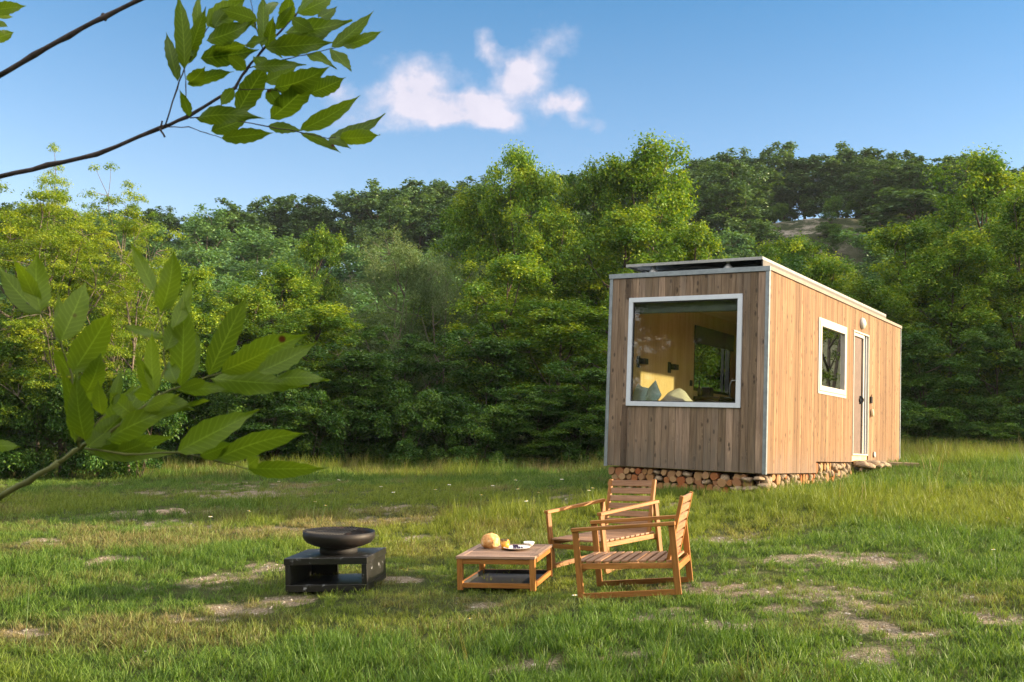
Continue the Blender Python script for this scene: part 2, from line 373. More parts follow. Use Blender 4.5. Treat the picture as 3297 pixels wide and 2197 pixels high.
def m_log():
    m, t = newmat('sawn_log'); tc = t.n('ShaderNodeTexCoord').outputs['Object']; oi = t.n('ShaderNodeObjectInfo').outputs['Random']
    w = t.n('ShaderNodeTexWave', {'Vector': tc, 'Scale': 9.0, 'Distortion': 3.0, 'Detail': 3.0}, wave_type='RINGS', rings_direction='Y').outputs['Fac']
    n = t.noise(tc, 25, 5, .65)
    c = t.ramp(oi, (0.0, (.36, .19, .075)), (.35, (.44, .28, .14)), (.6, (.34, .20, .10)), (.8, (.30, .075, .02)), (1.0, (.42, .20, .07)))
    c = t.mix(t.m('MULTIPLY', w, .22), c, (.2, .1, .05)); c = t.mix(t.ramp(n, (.35, .5), (.6, 0.0)), c, (.13, .06, .03))
    p = t.n('ShaderNodeBsdfPrincipled', {'Base Color': c, 'Roughness': .85, 'Specular IOR Level': .2, 'Normal': bump(t, n, .6, .006)}); out(t, p); return m
M['log'] = m_log()
def m_rust():
    m, t = newmat('rusty_steel'); tc = t.n('ShaderNodeTexCoord').outputs['Object']; n = t.noise(tc, 5, 6, .65); n2 = t.noise(tc, 60, 3)
    c = t.ramp(n, (.46, (.010, .009, .009)), (.62, (.02, .014, .011)), (.78, (.10, .045, .025)))
    p = t.n('ShaderNodeBsdfPrincipled', {'Base Color': c, 'Roughness': t.m('MULTIPLY_ADD', n, .5, .3), 'Metallic': .35, 'Normal': bump(t, n2, .4, .002)}); out(t, p); return m
M['rust'] = m_rust()
def m_blackpaint():
    m, t = newmat('worn_black_paint'); tc = t.n('ShaderNodeTexCoord').outputs['Object']; n = t.noise(tc, 9, 8, .72); n2 = t.noise(tc, 70, 3); n3 = t.noise(tc, 3, 4)
    c = t.mix(t.ramp(n, (.60, 0.0), (.67, .8)), t.mix(n3, (.004, .004, .0045), (.012, .011, .011)), (.33, .34, .36))
    p = t.n('ShaderNodeBsdfPrincipled', {'Base Color': c, 'Roughness': t.m('MULTIPLY_ADD', n3, .4, .2), 'Normal': bump(t, n2, .4, .002)}); out(t, p); return m
M['blackpaint'] = m_blackpaint()
def m_bread():
    m, t = newmat('bread_crust'); tc = t.n('ShaderNodeTexCoord').outputs['Object']; n = t.noise(tc, 22, 6, .6)
    c = t.ramp(n, (.35, (.42, .16, .04)), (.55, (.68, .36, .12)), (.7, (.82, .62, .38)))
    out(t, t.n('ShaderNodeBsdfPrincipled', {'Base Color': c, 'Roughness': .7, 'Normal': bump(t, n, .8, .01)})); return m
M['bread'] = m_bread()
M['juice'] = simple('orange_juice', (.85, .36, .03), .3, 0, .05)
def m_ground():
    m, t = newmat('meadow_ground'); tc = t.n('ShaderNodeTexCoord').outputs['Object']; b = t.n('ShaderNodeAttribute', attribute_name='bare').outputs['Fac']
    fo = t.n('ShaderNodeAttribute', attribute_name='forest').outputs['Fac']
    n1 = t.noise(tc, 2.3, 6, .6); n2 = t.noise(tc, 45, 4, .7); n3 = t.noise(tc, 160, 2, .6)
    soil = t.ramp(t.m('ADD', t.m('MULTIPLY', n2, .6), t.m('MULTIPLY', n3, .4)), (.34, (.10, .075, .045)), (.5, (.27, .21, .14)), (.64, (.44, .37, .27)))
    gr = t.ramp(t.m('ADD', t.m('MULTIPLY', n1, .5), t.m('MULTIPLY', n2, .5)), (.35, (.030, .045, .010)), (.65, (.095, .105, .032)))
    k = t.m('ADD', b, t.m('MULTIPLY', t.m('SUBTRACT', n2, .5), .5), clamp=True)
    c = t.mix(t.ramp(k, (.2, 0.0), (.5, 1.0)), gr, soil)
    hs = t.n('ShaderNodeAttribute', attribute_name='scar').outputs['Fac']
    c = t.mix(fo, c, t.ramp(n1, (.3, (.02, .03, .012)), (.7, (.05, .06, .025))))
    n4 = t.noise(tc, .5, 7, .7)
    c = t.mix(t.m('MULTIPLY', hs, t.ramp(n4, (.47, 0.0), (.55, 1.0))), c, t.ramp(t.noise(tc, 1.7, 6, .7), (.35, (.09, .085, .06)), (.65, (.34, .30, .25))))
    p = t.n('ShaderNodeBsdfPrincipled', {'Base Color': c, 'Roughness': .95, 'Specular IOR Level': .1, 'Normal': bump(t, t.m('ADD', n2, n3), .9, .02)}); out(t, p); return m
M['ground'] = m_ground()
def m_grass():
    m, t = newmat('grass_blades'); ti = t.n('ShaderNodeAttribute', attribute_name='tint').outputs['Fac']
    dry = t.n('ShaderNodeAttribute', attribute_name='dry', attribute_type='INSTANCER').outputs['Fac']
    hue = t.n('ShaderNodeAttribute', attribute_name='hue', attribute_type='INSTANCER').outputs['Fac']
    g = t.ramp(ti, (0.0, (.048, .105, .014)), (.6, (.105, .195, .028)), (1.0, (.19, .27, .05)))
    g = t.mix(hue, g, t.ramp(ti, (0.0, (.115, .165, .018)), (1.0, (.27, .30, .04))))
    d = t.ramp(ti, (0.0, (.12, .095, .035)), (.5, (.23, .19, .08)), (1.0, (.40, .33, .18)))
    f = t.m('GREATER_THAN', dry, t.m('MULTIPLY', ti, .98)); f2 = t.m('ADD', t.m('MULTIPLY', f, .6), t.m('MULTIPLY', dry, .4), clamp=True)
    c = t.mix(f2, g, d)
    p = t.n('ShaderNodeBsdfPrincipled', {'Base Color': c, 'Roughness': .5, 'Specular IOR Level': .25})
    tr = t.n('ShaderNodeBsdfTranslucent', {'Color': t.mix(1.0, c, (1.3, 1.25, .6), 'MULTIPLY')})
    out(t, t.n('ShaderNodeMixShader', {0: .35, 1: p, 2: tr})); return m
M['grass'] = m_grass()
M['leaf_maple'] = leafmat('maple_leaves', [(.040, .110, .010), (.10, .20, .012), (.29, .36, .016)], .34)
M['leaf_locust'] = leafmat('locust_leaves', [(.065, .14, .010), (.15, .235, .012), (.32, .37, .020)], .35)
M['leaf_willow'] = leafmat('grey_green_leaves', [(.060, .105, .034), (.095, .155, .052), (.15, .205, .080)], .3)
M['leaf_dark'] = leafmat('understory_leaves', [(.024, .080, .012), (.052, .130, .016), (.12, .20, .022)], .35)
M['leaf_oak'] = leafmat('hill_oak_leaves', [(.035, .085, .026), (.06, .125, .034), (.10, .17, .042)], .25)
M['leaf_hill'] = leafmat('hill_soft_leaves', [(.05, .13, .045), (.085, .18, .058), (.13, .23, .066)], .3)
M['leaf_ash'] = leafmat('ash_leaves', [(.10, .165, .014), (.16, .25, .02), (.23, .335, .03)], .55, vein=True, rough=.42)

# ------------------------------------------------------------------ ground
def ground():
    def axis(lo, hi, c, w, fine, n):
        a = [c]; s = fine
        x = c
        while x < hi:
            s = fine if abs(x - c) < w else min(s * 1.09, 6); x += s; a.append(x)
        x = c; s = fine
        while x > lo:
            s = fine if abs(x - c) < w else min(s * 1.09, 6); x -= s; a.insert(0, x)
        return np.array(a)
    xs = axis(-700, 700, 0, 9, .11, 0); ys = axis(-150, 900, 14, 9, .11, 0)
    X, Y = np.meshgrid(xs, ys); x, y = X.ravel(), Y.ravel(); z = gz(x, y)
    b = bare(x, y)
    z = z - b * .012 * (1 - sstep(20, 26, y))
    nx, ny = len(xs), len(ys); i = np.arange((ny - 1) * nx).reshape(ny - 1, nx)[:, :-1].ravel()
    F = np.c_[i, i + 1, i + nx + 1, i + nx]
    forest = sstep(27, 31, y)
    s_ = x / np.maximum(y, 1); scar = np.exp(-((s_ - .272) / .034) ** 2) * sstep(66, 76, y) * (1 - sstep(90, 96, y))
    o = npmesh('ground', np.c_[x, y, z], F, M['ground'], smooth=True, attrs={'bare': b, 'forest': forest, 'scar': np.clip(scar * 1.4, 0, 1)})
    tag(o, kind='structure')
ground()

# ------------------------------------------------------------------ grass
def blade_mesh(name, n, h0, h1, spread, wid, lean, curl=1.0, rs=0, wide=False):
    r = np.random.default_rng(rs); V = []; F = []; T = []
    a = r.random(n) * 6.283; rad = spread * np.sqrt(r.random(n)); az = r.random(n) * 6.283; h = h0 + (h1 - h0) * r.random(n) ** 1.3
    ln = lean * (.3 + r.random(n)); w = wid * (.6 + .8 * r.random(n)); ti = r.random(n)
    for i in range(n):
        p = np.array([rad[i] * math.cos(a[i]), rad[i] * math.sin(a[i]), -.01]); d = np.array([math.cos(az[i]), math.sin(az[i])]); sd = np.array([-d[1], d[0], 0]) * w[i] / 2
        tw = r.normal() * .6; sd = np.array([sd[0] * math.cos(tw) - sd[1] * math.sin(tw), sd[0] * math.sin(tw) + sd[1] * math.cos(tw), 0])
        b = len(V)
        for k, (t, ww) in enumerate(((0, .8), (.4, 1.0), (.75, .7))):
            q = p + np.array([d[0] * ln[i] * h[i] * t ** 1.8 * curl, d[1] * ln[i] * h[i] * t ** 1.8 * curl, h[i] * (t - .18 * ln[i] * t * t)])
            V += [q - sd * ww, q + sd * ww]
        t = 1.0; q = p + np.array([d[0] * ln[i] * h[i] * curl, d[1] * ln[i] * h[i] * curl, h[i] * (1 - .3 * ln[i])]); V += [q, q + sd * .02]
        F += [(b, b + 1, b + 3, b + 2), (b + 2, b + 3, b + 5, b + 4), (b + 4, b + 5, b + 7, b + 6)]; T += [ti[i]] * 3
    return npmesh(name, np.array(V), np.array(F), M['grass'], tint=np.array(T), parent='none')
WEEDS = [onground(1140, 1195), onground(1300, 1175), onground(640, 1195), onground(1230, 1180)]
def grass():
    col = bpy.data.collections.new('tufts')
    specs = [('a', 34, .03, .075, .075, .0042, .6), ('b', 34, .035, .10, .07, .0045, .7), ('c', 28, .05, .14, .055, .005, .55), ('d', 26, .08, .22, .05, .0052, .5),
             ('e', 16, .16, .36, .05, .0045, .45), ('f', 14, .03, .09, .05, .015, 1.0), ('g', 5, .25, .5, .06, .0035, .25), ('h', 22, .02, .06, .1, .0032, 1.3)]
    for i, (k, n, h0, h1, sp, w, ln) in enumerate(specs): col.objects.link(blade_mesh('tuft_' + k, n, h0, h1, sp, w, ln, rs=i))
    P = []; I = []; S = []; D = []; H = []
    def scatter(x0, x1, y0, y1, dens, scl):
        n = int((x1 - x0) * (y1 - y0) * dens); x = rng.uniform(x0, x1, n); y = rng.uniform(y0, y1, n)
        if y0 > 4.9: 
            k = np.abs(x) < y * .56 + 1.2; x, y = x[k], y[k]
        b = bare(x, y); lush = sstep(.42, .62, fbm(x, y, .5, 4, 31)); keep = rng.random(len(x)) > b * .93
        # cabin footprint
        cx, cy = x - 1.47, y - 16.17; u = cx * .83637 - cy * .54817; v = cx * .54817 + cy * .83637
        keep &= ~((u > .02) & (u < 2.5) & (v > .0) & (v < 7.7))
        x, y, b, lush, u, v = x[keep], y[keep], b[keep], lush[keep], u[keep], v[keep]; n = len(x); r = rng.random(n)
        bank = sstep(1.2, 4.2, x) * sstep(10.5, 13, y); nearf = 1 - sstep(7.2, 9.0, y); tl = sstep(21.5, 24, y)
        dcab = np.hypot(np.maximum(np.abs(u - 1.25) - 1.25, 0), np.maximum(np.abs(v - 3.8) - 3.8, 0)); furn = np.exp(-(((x - .3) / 2.6) ** 2 + ((y - 9.8) / 1.6) ** 2))
        tall = np.clip(.06 + .38 * lush - .4 * furn - .35 * (dcab < .25) + .5 * bank + .22 * nearf + .7 * tl - .9 * b, 0, 1)
        wd_ = sum(np.exp(-(((x - c[0]) / 1.0) ** 2 + ((y - c[1]) / .8) ** 2)) for c in WEEDS); tall = np.clip(tall + .5 * wd_ * sstep(.4, .6, fbm(x, y, 3, 3, 91)), 0, 1)
        q = r * .55 + tall * .56
        idx = np.select([q < .28, q < .45, q < .68, q < .93], [0, 1, 2, 3], 4)
        r2 = rng.random(n); idx = np.where(r2 < .018, 5, idx); idx = np.where((r2 > .996) & (tall > .5), 6, idx); idx = np.where((r2 > .02) & (r2 < .06 + .4 * b), 7, idx)
        dn = fbm(x, y, .9, 4, 41); dry = np.clip(.03 + .7 * sstep(.49, .70, dn) * (1 - .9 * bank) + .6 * b - .35 * lush - .3 * nearf + .35 * tl * sstep(.4, .6, fbm(x, y, .35, 3, 77)), 0, .95)
        dry = np.where(idx == 6, .9, dry)
        P.append(np.c_[x, y, gz(x, y) - .004]); I.append(idx); S.append(scl * (.62 + .55 * rng.random(n)) * (1 - .35 * b) * (1 - .3 * furn)); D.append(dry)
        H.append(np.clip(sstep(.42, .66, fbm(x, y, .28, 3, 51)) * .8 + .9 * wd_ + .0 * bank + .2 * tl - .3 * nearf, 0, 1))
    scatter(-6, 6.5, 4.9, 9.5, 240, 1.0)
    scatter(-9, 9.5, 9.5, 15, 165, 1.05)
    scatter(-14, 15, 15, 22, 95, 1.15)
    scatter(-18, 18, 22, 29, 70, 1.35)
    scatter(9.5, 15, 4.9, 15, 20, 1.4)
    scatter(-12, -6, 2, 9.5, 25, 1.3); scatter(-6, 6, .5, 4.9, 40, 1.2)
    P = np.concatenate(P); I = np.concatenate(I); S = np.concatenate(S); D = np.concatenate(D); H = np.concatenate(H); n = len(P)
    me = bpy.data.meshes.new('grass'); me.vertices.add(n); me.vertices.foreach_set('co', P.astype(np.float32).ravel())
    for nm, v in (('dry', D), ('hue', H), ('scl', S)):
        a = me.attributes.new(nm, 'FLOAT', 'POINT'); a.data.foreach_set('value', v.astype(np.float32))
    a = me.attributes.new('idx', 'INT', 'POINT'); a.data.foreach_set('value', I.astype(np.int32))
    rot = np.c_[rng.normal(0, .12, n), rng.normal(0, .12, n), rng.random(n) * 6.283].astype(np.float32)
    a = me.attributes.new('rot', 'FLOAT_VECTOR', 'POINT'); a.data.foreach_set('vector', rot.ravel())
    me.update(); o = bpy.data.objects.new('grass', me); C.objects.link(o); me.materials.append(M['grass'])
    tag(o, 'short green and straw coloured meadow grass covering the sloping ground', 'grass', kind='stuff')
    ng = bpy.data.node_groups.new('scatter', 'GeometryNodeTree'); ng.interface.new_socket('Geometry', in_out='INPUT', socket_type='NodeSocketGeometry'); ng.interface.new_socket('Geometry', in_out='OUTPUT', socket_type='NodeSocketGeometry')
    t = NT(ng); gi = t.n('NodeGroupInput'); ci = t.n('GeometryNodeCollectionInfo', {'Collection': col, 'Separate Children': True, 'Reset Children': True})
    at_ = lambda nm, ty: t.n('GeometryNodeInputNamedAttribute', {'Name': nm}, data_type=ty).outputs[0]
    mp = t.n('GeometryNodeMeshToPoints', {'Mesh': gi.outputs[0]})
    ip = t.n('GeometryNodeInstanceOnPoints', {'Points': mp.outputs[0], 'Instance': ci.outputs[0], 'Pick Instance': True, 'Instance Index': at_('idx', 'INT'), 'Rotation': at_('rot', 'FLOAT_VECTOR'), 'Scale': at_('scl', 'FLOAT')})
    go = t.n('NodeGroupOutput', {0: ip.outputs[0]})
    md = o.modifiers.new('scatter', 'NODES'); md.node_group = ng
    print('grass tufts', n)
grass()
def gravel():
    import bmesh
    col = bpy.data.collections.new('pebbles'); r = np.random.default_rng(9)
    mt, t = newmat('gravel'); oi = t.n('ShaderNodeAttribute', attribute_name='hue', attribute_type='INSTANCER').outputs['Fac']
    c = t.ramp(oi, (0.0, (.20, .15, .10)), (.5, (.40, .34, .26)), (1.0, (.46, .41, .34))); out(t, t.n('ShaderNodeBsdfPrincipled', {'Base Color': c, 'Roughness': .9}))
    for i in range(4):
        bm = bmesh.new(); bmesh.ops.create_icosphere(bm, subdivisions=1, radius=1)
        for v in bm.verts: v.co = v.co * r.uniform(.75, 1.2); v.co.z *= .55
        me = bpy.data.meshes.new('pebble'); bm.to_mesh(me); bm.free(); me.materials.append(mt); col.objects.link(bpy.data.objects.new('pebble_%s' % 'abcd'[i], me))
    n = 260000; x = rng.uniform(-9, 9, n); y = rng.uniform(4.9, 18, n); k = (rng.random(n) < bare(x, y) ** 1.3 * np.clip(1.3 - y / 20, .2, 1) + .012) & (np.abs(x) < y * .56 + 1.2); x, y = x[k], y[k]; n = len(x)
    me = bpy.data.meshes.new('gravel'); me.vertices.add(n); me.vertices.foreach_set('co', np.c_[x, y, gz(x, y) - .008].astype(np.float32).ravel())
    for nm, v in (('hue', rng.random(n)), ('scl', .004 + .017 * rng.random(n) ** 5)): a = me.attributes.new(nm, 'FLOAT', 'POINT'); a.data.foreach_set('value', v.astype(np.float32))
    a = me.attributes.new('idx', 'INT', 'POINT'); a.data.foreach_set('value', rng.integers(0, 4, n).astype(np.int32))
    a = me.attributes.new('rot', 'FLOAT_VECTOR', 'POINT'); a.data.foreach_set('vector', np.c_[rng.normal(0, .3, n), rng.normal(0, .3, n), rng.random(n) * 6.283].astype(np.float32).ravel())
    me.update(); me.materials.append(mt); o = bpy.data.objects.new('gravel', me); C.objects.link(o); tag(o, 'loose pale pebbles and grit lying in the worn patches of the meadow', 'gravel', kind='stuff')
    ng = bpy.data.node_groups['scatter'].copy()
    for nd in ng.nodes:
        if nd.bl_idname == 'GeometryNodeCollectionInfo': nd.inputs['Collection'].default_value = col
    md = o.modifiers.new('scatter', 'NODES'); md.node_group = ng; print('pebbles', n)
gravel()

# ------------------------------------------------------------------ trees
def leaf_cloud(P, Nrm, L, W, r, droop=.2):
    """one folded four-point leaf (two triangles) per point P with rough up direction Nrm"""
    n = len(P); az = r.random(n) * 6.283
    d = np.c_[np.cos(az), np.sin(az), r.normal(-droop, .35, n)]; d /= np.linalg.norm(d, axis=1)[:, None]
    up = Nrm + r.normal(0, .45, (n, 3)); s = np.cross(d, up); s /= np.linalg.norm(s, axis=1)[:, None] + 1e-9; u = np.cross(s, d)
    l = (L * (.65 + .7 * r.random(n)))[:, None]; w = (W * (.65 + .7 * r.random(n)))[:, None]
    a = P; b = P + d * l; c = P + d * l * .45 + s * w / 2 + u * w * .15; e = P + d * l * .45 - s * w / 2 + u * w * .15
    V = np.stack([a, c, b, e], 1).reshape(-1, 3); i = np.arange(n) * 4
    F = np.c_[i, i + 1, i + 2, i + 3]
    return V, F
def make_tree(name, seed, h, cr, lobes, nclump, leaves, L, W, mat, bark, base=.25, flat=.5, trunk_r=.09, csize=.5, shape='round', droop=.2, lean=.0, stems=1):
    r = np.random.default_rng(seed); rr = random.Random(seed)
    root = bpy.data.objects.new(name, None); root.empty_display_size = .3
    tm = MB(); limbs = []
    centers = []
    for s in range(stems):
        ang = rr.random() * 6.283; off = 0 if stems == 1 else cr * .45
        top = Vector((math.cos(ang) * off + rr.uniform(-.1, .1) * cr, math.sin(ang) * off, h * (.93 if s == 0 else rr.uniform(.7, .95))))
        pts = []; bx = Vector((rr.uniform(-.1, .1), rr.uniform(-.1, .1), -.35)) if stems > 1 else Vector((0, 0, -.35))
        for i in range(9):
            t = i / 8; p = bx.lerp(top, t); p.x += math.sin(t * 5 + seed) * .1 * (1 - t) + lean * t * (1 - t); p.y += math.cos(t * 4 + seed * 2) * .1 * t * (1 - t) * 4 * .3
            pts.append(p)
        tm.tube(pts, [trunk_r / math.sqrt(stems) * (1 - .85 * (i / 8)) * (1.35 if i == 0 else 1) for i in range(9)], 7)
        limbs.append(pts)
    P0 = []
    for k in range(lobes):
        t = base + (1 - base) * (k + .5 + rr.uniform(-.4, .4)) / lobes
        st = limbs[k % stems]; i0 = min(7, int(max(.05, t - .18) * 8)); p0 = st[i0].lerp(st[i0 + 1], rr.random())
        if shape == 'round': rad = cr * math.sqrt(max(.06, 1 - (2 * (t - base) / (1 - base) - .85) ** 2 * .62))
        elif shape == 'cone': rad = cr * (1.15 - t) ** .7
        else: rad = cr * rr.uniform(.6, 1.0)
        a = k * 2.4 + rr.uniform(-.5, .5); q = Vector((math.cos(a) * rad * rr.uniform(.45, .95), math.sin(a) * rad * rr.uniform(.45, .95), h * t))
        mid = p0.lerp(q, .5) + Vector((0, 0, -.12 * rad + rr.uniform(-.1, .1))); pl = [p0, p0.lerp(mid, .6), mid, mid.lerp(q, .55) + Vector((rr.uniform(-.1, .1), rr.uniform(-.1, .1), .05)), q]
        tm.tube(pl, [trunk_r * .42 * x for x in (1, .8, .6, .42, .2)], 5); limbs.append(pl)
        P0.append((q, cr * rr.uniform(.26, .45)))
    for st in limbs[:stems]: P0.append((st[-1], cr * .28))
    cl = []
    for k in range(nclump):
        q, lr = P0[int(rr.random() * len(P0))]
        v = Vector((rr.gauss(0, 1), rr.gauss(0, 1), rr.gauss(0, 1))).normalized() * lr * rr.uniform(.55, 1.1) * 1.3; v.z *= .8
        c = q + v
        if c.z < h * base * .7: c.z = h * base * .7 + rr.random() * .2
        cl.append((c, csize * rr.uniform(.55, 1.2)))
        if rr.random() < .5:
            best = min((p for l in limbs for p in l[1:]), key=lambda p: (p - c).length)
            m_ = best.lerp(c, .5) + Vector((rr.uniform(-.08, .08), rr.uniform(-.08, .08), .04)); tm.tube([best, m_, c], [trunk_r * .14, trunk_r * .1, trunk_r * .05], 4, cap=False)
    per = leaves // nclump; Vs = []; Fs = []; Ts = []; nv = 0
    for (c, s) in cl:
        n = int(per * (s / csize) ** 1.5); n = max(n, 8)
        v = r.normal(0, 1, (n, 3)); v /= np.linalg.norm(v, axis=1)[:, None]; v *= (r.random(n) ** .45)[:, None]
        # sprays: denser towards an upper shell, ragged rim
        az = np.arctan2(v[:, 1], v[:, 0]); rag = 1 + .3 * np.sin(az * 3 + r.random() * 6) + .2 * np.sin(az * 7 + r.random() * 6)
        p = np.array(c) + v * np.array([s, s, s * flat]) * rag[:, None]; p[:, 2] -= .25 * (v[:, 0] ** 2 + v[:, 1] ** 2) * s
        V, F = leaf_cloud(p, np.array([0, 0, 1.]) + v * .5, L, W, r, droop); Vs.append(V); Fs.append(F + nv); nv += len(V)
        Ts.append(np.clip(.5 + r.normal(0, .16) + r.normal(0, .2, n), 0, 1))
    crown = npmesh('crown', np.concatenate(Vs), np.concatenate(Fs), mat, tint=np.concatenate(Ts), parent='none')
    # trunk
    me_o = tm.build('trunk', bark); C.objects.unlink(me_o); me_o.parent = root; crown.parent = root
    root['H'] = h; root['Wd'] = cr * 2.5
    return (root, me_o, crown)
def place_tree(proto, x, y, h, w, label, cat, group, rz=None, z=None, name=None, lean=0):
    root, tr, cr_ = proto; o = root.copy(); C.objects.link(o)
    if name: o.name = name
    H, Wd = root['H'], root['Wd']; sz = h / H; sx = w / Wd
    o.location = (x, y, gz1(x, y) if z is None else z); o.scale = (sx, sx, sz); o.rotation_euler = (lean, 0, rng.random() * 6.283 if rz is None else rz)
    for k in ('H', 'Wd'): del o[k]
    for q in (tr, cr_):
        c = q.copy(); C.objects.link(c); c.parent = o
    return tag(o, label, cat, group)
T = {}
T['maple0'] = make_tree('tree', 1, 9, 2.6, 18, 210, 60000, .13, .09, M['leaf_maple'], M['bark'], .2, .6, .13, .58)
T['maple1'] = make_tree('tree', 2, 9, 2.8, 20, 230, 62000, .13, .09, M['leaf_maple'], M['bark'], .16, .62, .13, .56)
T['maple2'] = make_tree('tree', 3, 9, 2.3, 15, 170, 48000, .13, .09, M['leaf_maple'], M['bark'], .2, .6, .12, .55, 'round')
T['locust0'] = make_tree('tree', 4, 8, 2.6, 18, 240, 50000, .10, .038, M['leaf_locust'], M['bark_pale'], .25, .32, .11, .46, stems=2, droop=.35)
T['locust1'] = make_tree('tree', 5, 8, 2.2, 15, 170, 34000, .10, .038, M['leaf_locust'], M['bark_pale'], .3, .3, .1, .42, droop=.35)
T['willow'] = make_tree('tree', 6, 7, 2.4, 16, 220, 52000, .10, .03, M['leaf_willow'], M['bark_pale'], .15, .9, .1, .45, droop=-.5, stems=3)
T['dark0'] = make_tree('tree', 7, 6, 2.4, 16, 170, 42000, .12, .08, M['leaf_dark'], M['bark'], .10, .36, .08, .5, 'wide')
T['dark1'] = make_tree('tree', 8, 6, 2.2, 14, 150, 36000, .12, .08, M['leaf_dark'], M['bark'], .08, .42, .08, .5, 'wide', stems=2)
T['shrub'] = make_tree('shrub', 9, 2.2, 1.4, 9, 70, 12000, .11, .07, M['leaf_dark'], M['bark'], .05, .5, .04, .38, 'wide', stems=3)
T['oak0'] = make_tree('tree', 10, 8, 2.8, 13, 110, 11000, .26, .20, M['leaf_oak'], M['bark'], .25, .6, .14, .55)
T['oak1'] = make_tree('tree', 11, 8, 3.0, 15, 120, 11000, .26, .20, M['leaf_oak'], M['bark'], .2, .6, .14, .58)
T['oak2'] = make_tree('tree', 12, 8, 2.4, 10, 80, 8000, .26, .2, M['leaf_oak'], M['bark'], .32, .55, .14, .55)
T['hill0'] = make_tree('tree', 13, 6, 2.8, 13, 110, 12000, .22, .16, M['leaf_hill'], M['bark'], .08, .6, .1, .55)
T['hill1'] = make_tree('tree', 14, 6, 2.6, 12, 100, 11000, .22, .12, M['leaf_hill'], M['bark_pale'], .08, .9, .1, .5, droop=-.3)
def treepx(kind, px, top, wpx, depth, label, cat='tree', group=None, name='tree'):
    """stand a tree at real distance 'depth' so that its top reaches the height seen"""
    d = ray(px, top); p = EYE + d / d[1] * depth; g = gz1(p[0], p[1])
    return place_tree(T[kind], p[0], p[1], (p[2] - g) * .94, (1.12 if kind[:5] == 'maple' else 1) * wpx / 2453 * depth, label, cat, group, name=name)
FR = 'trees along the meadow edge'
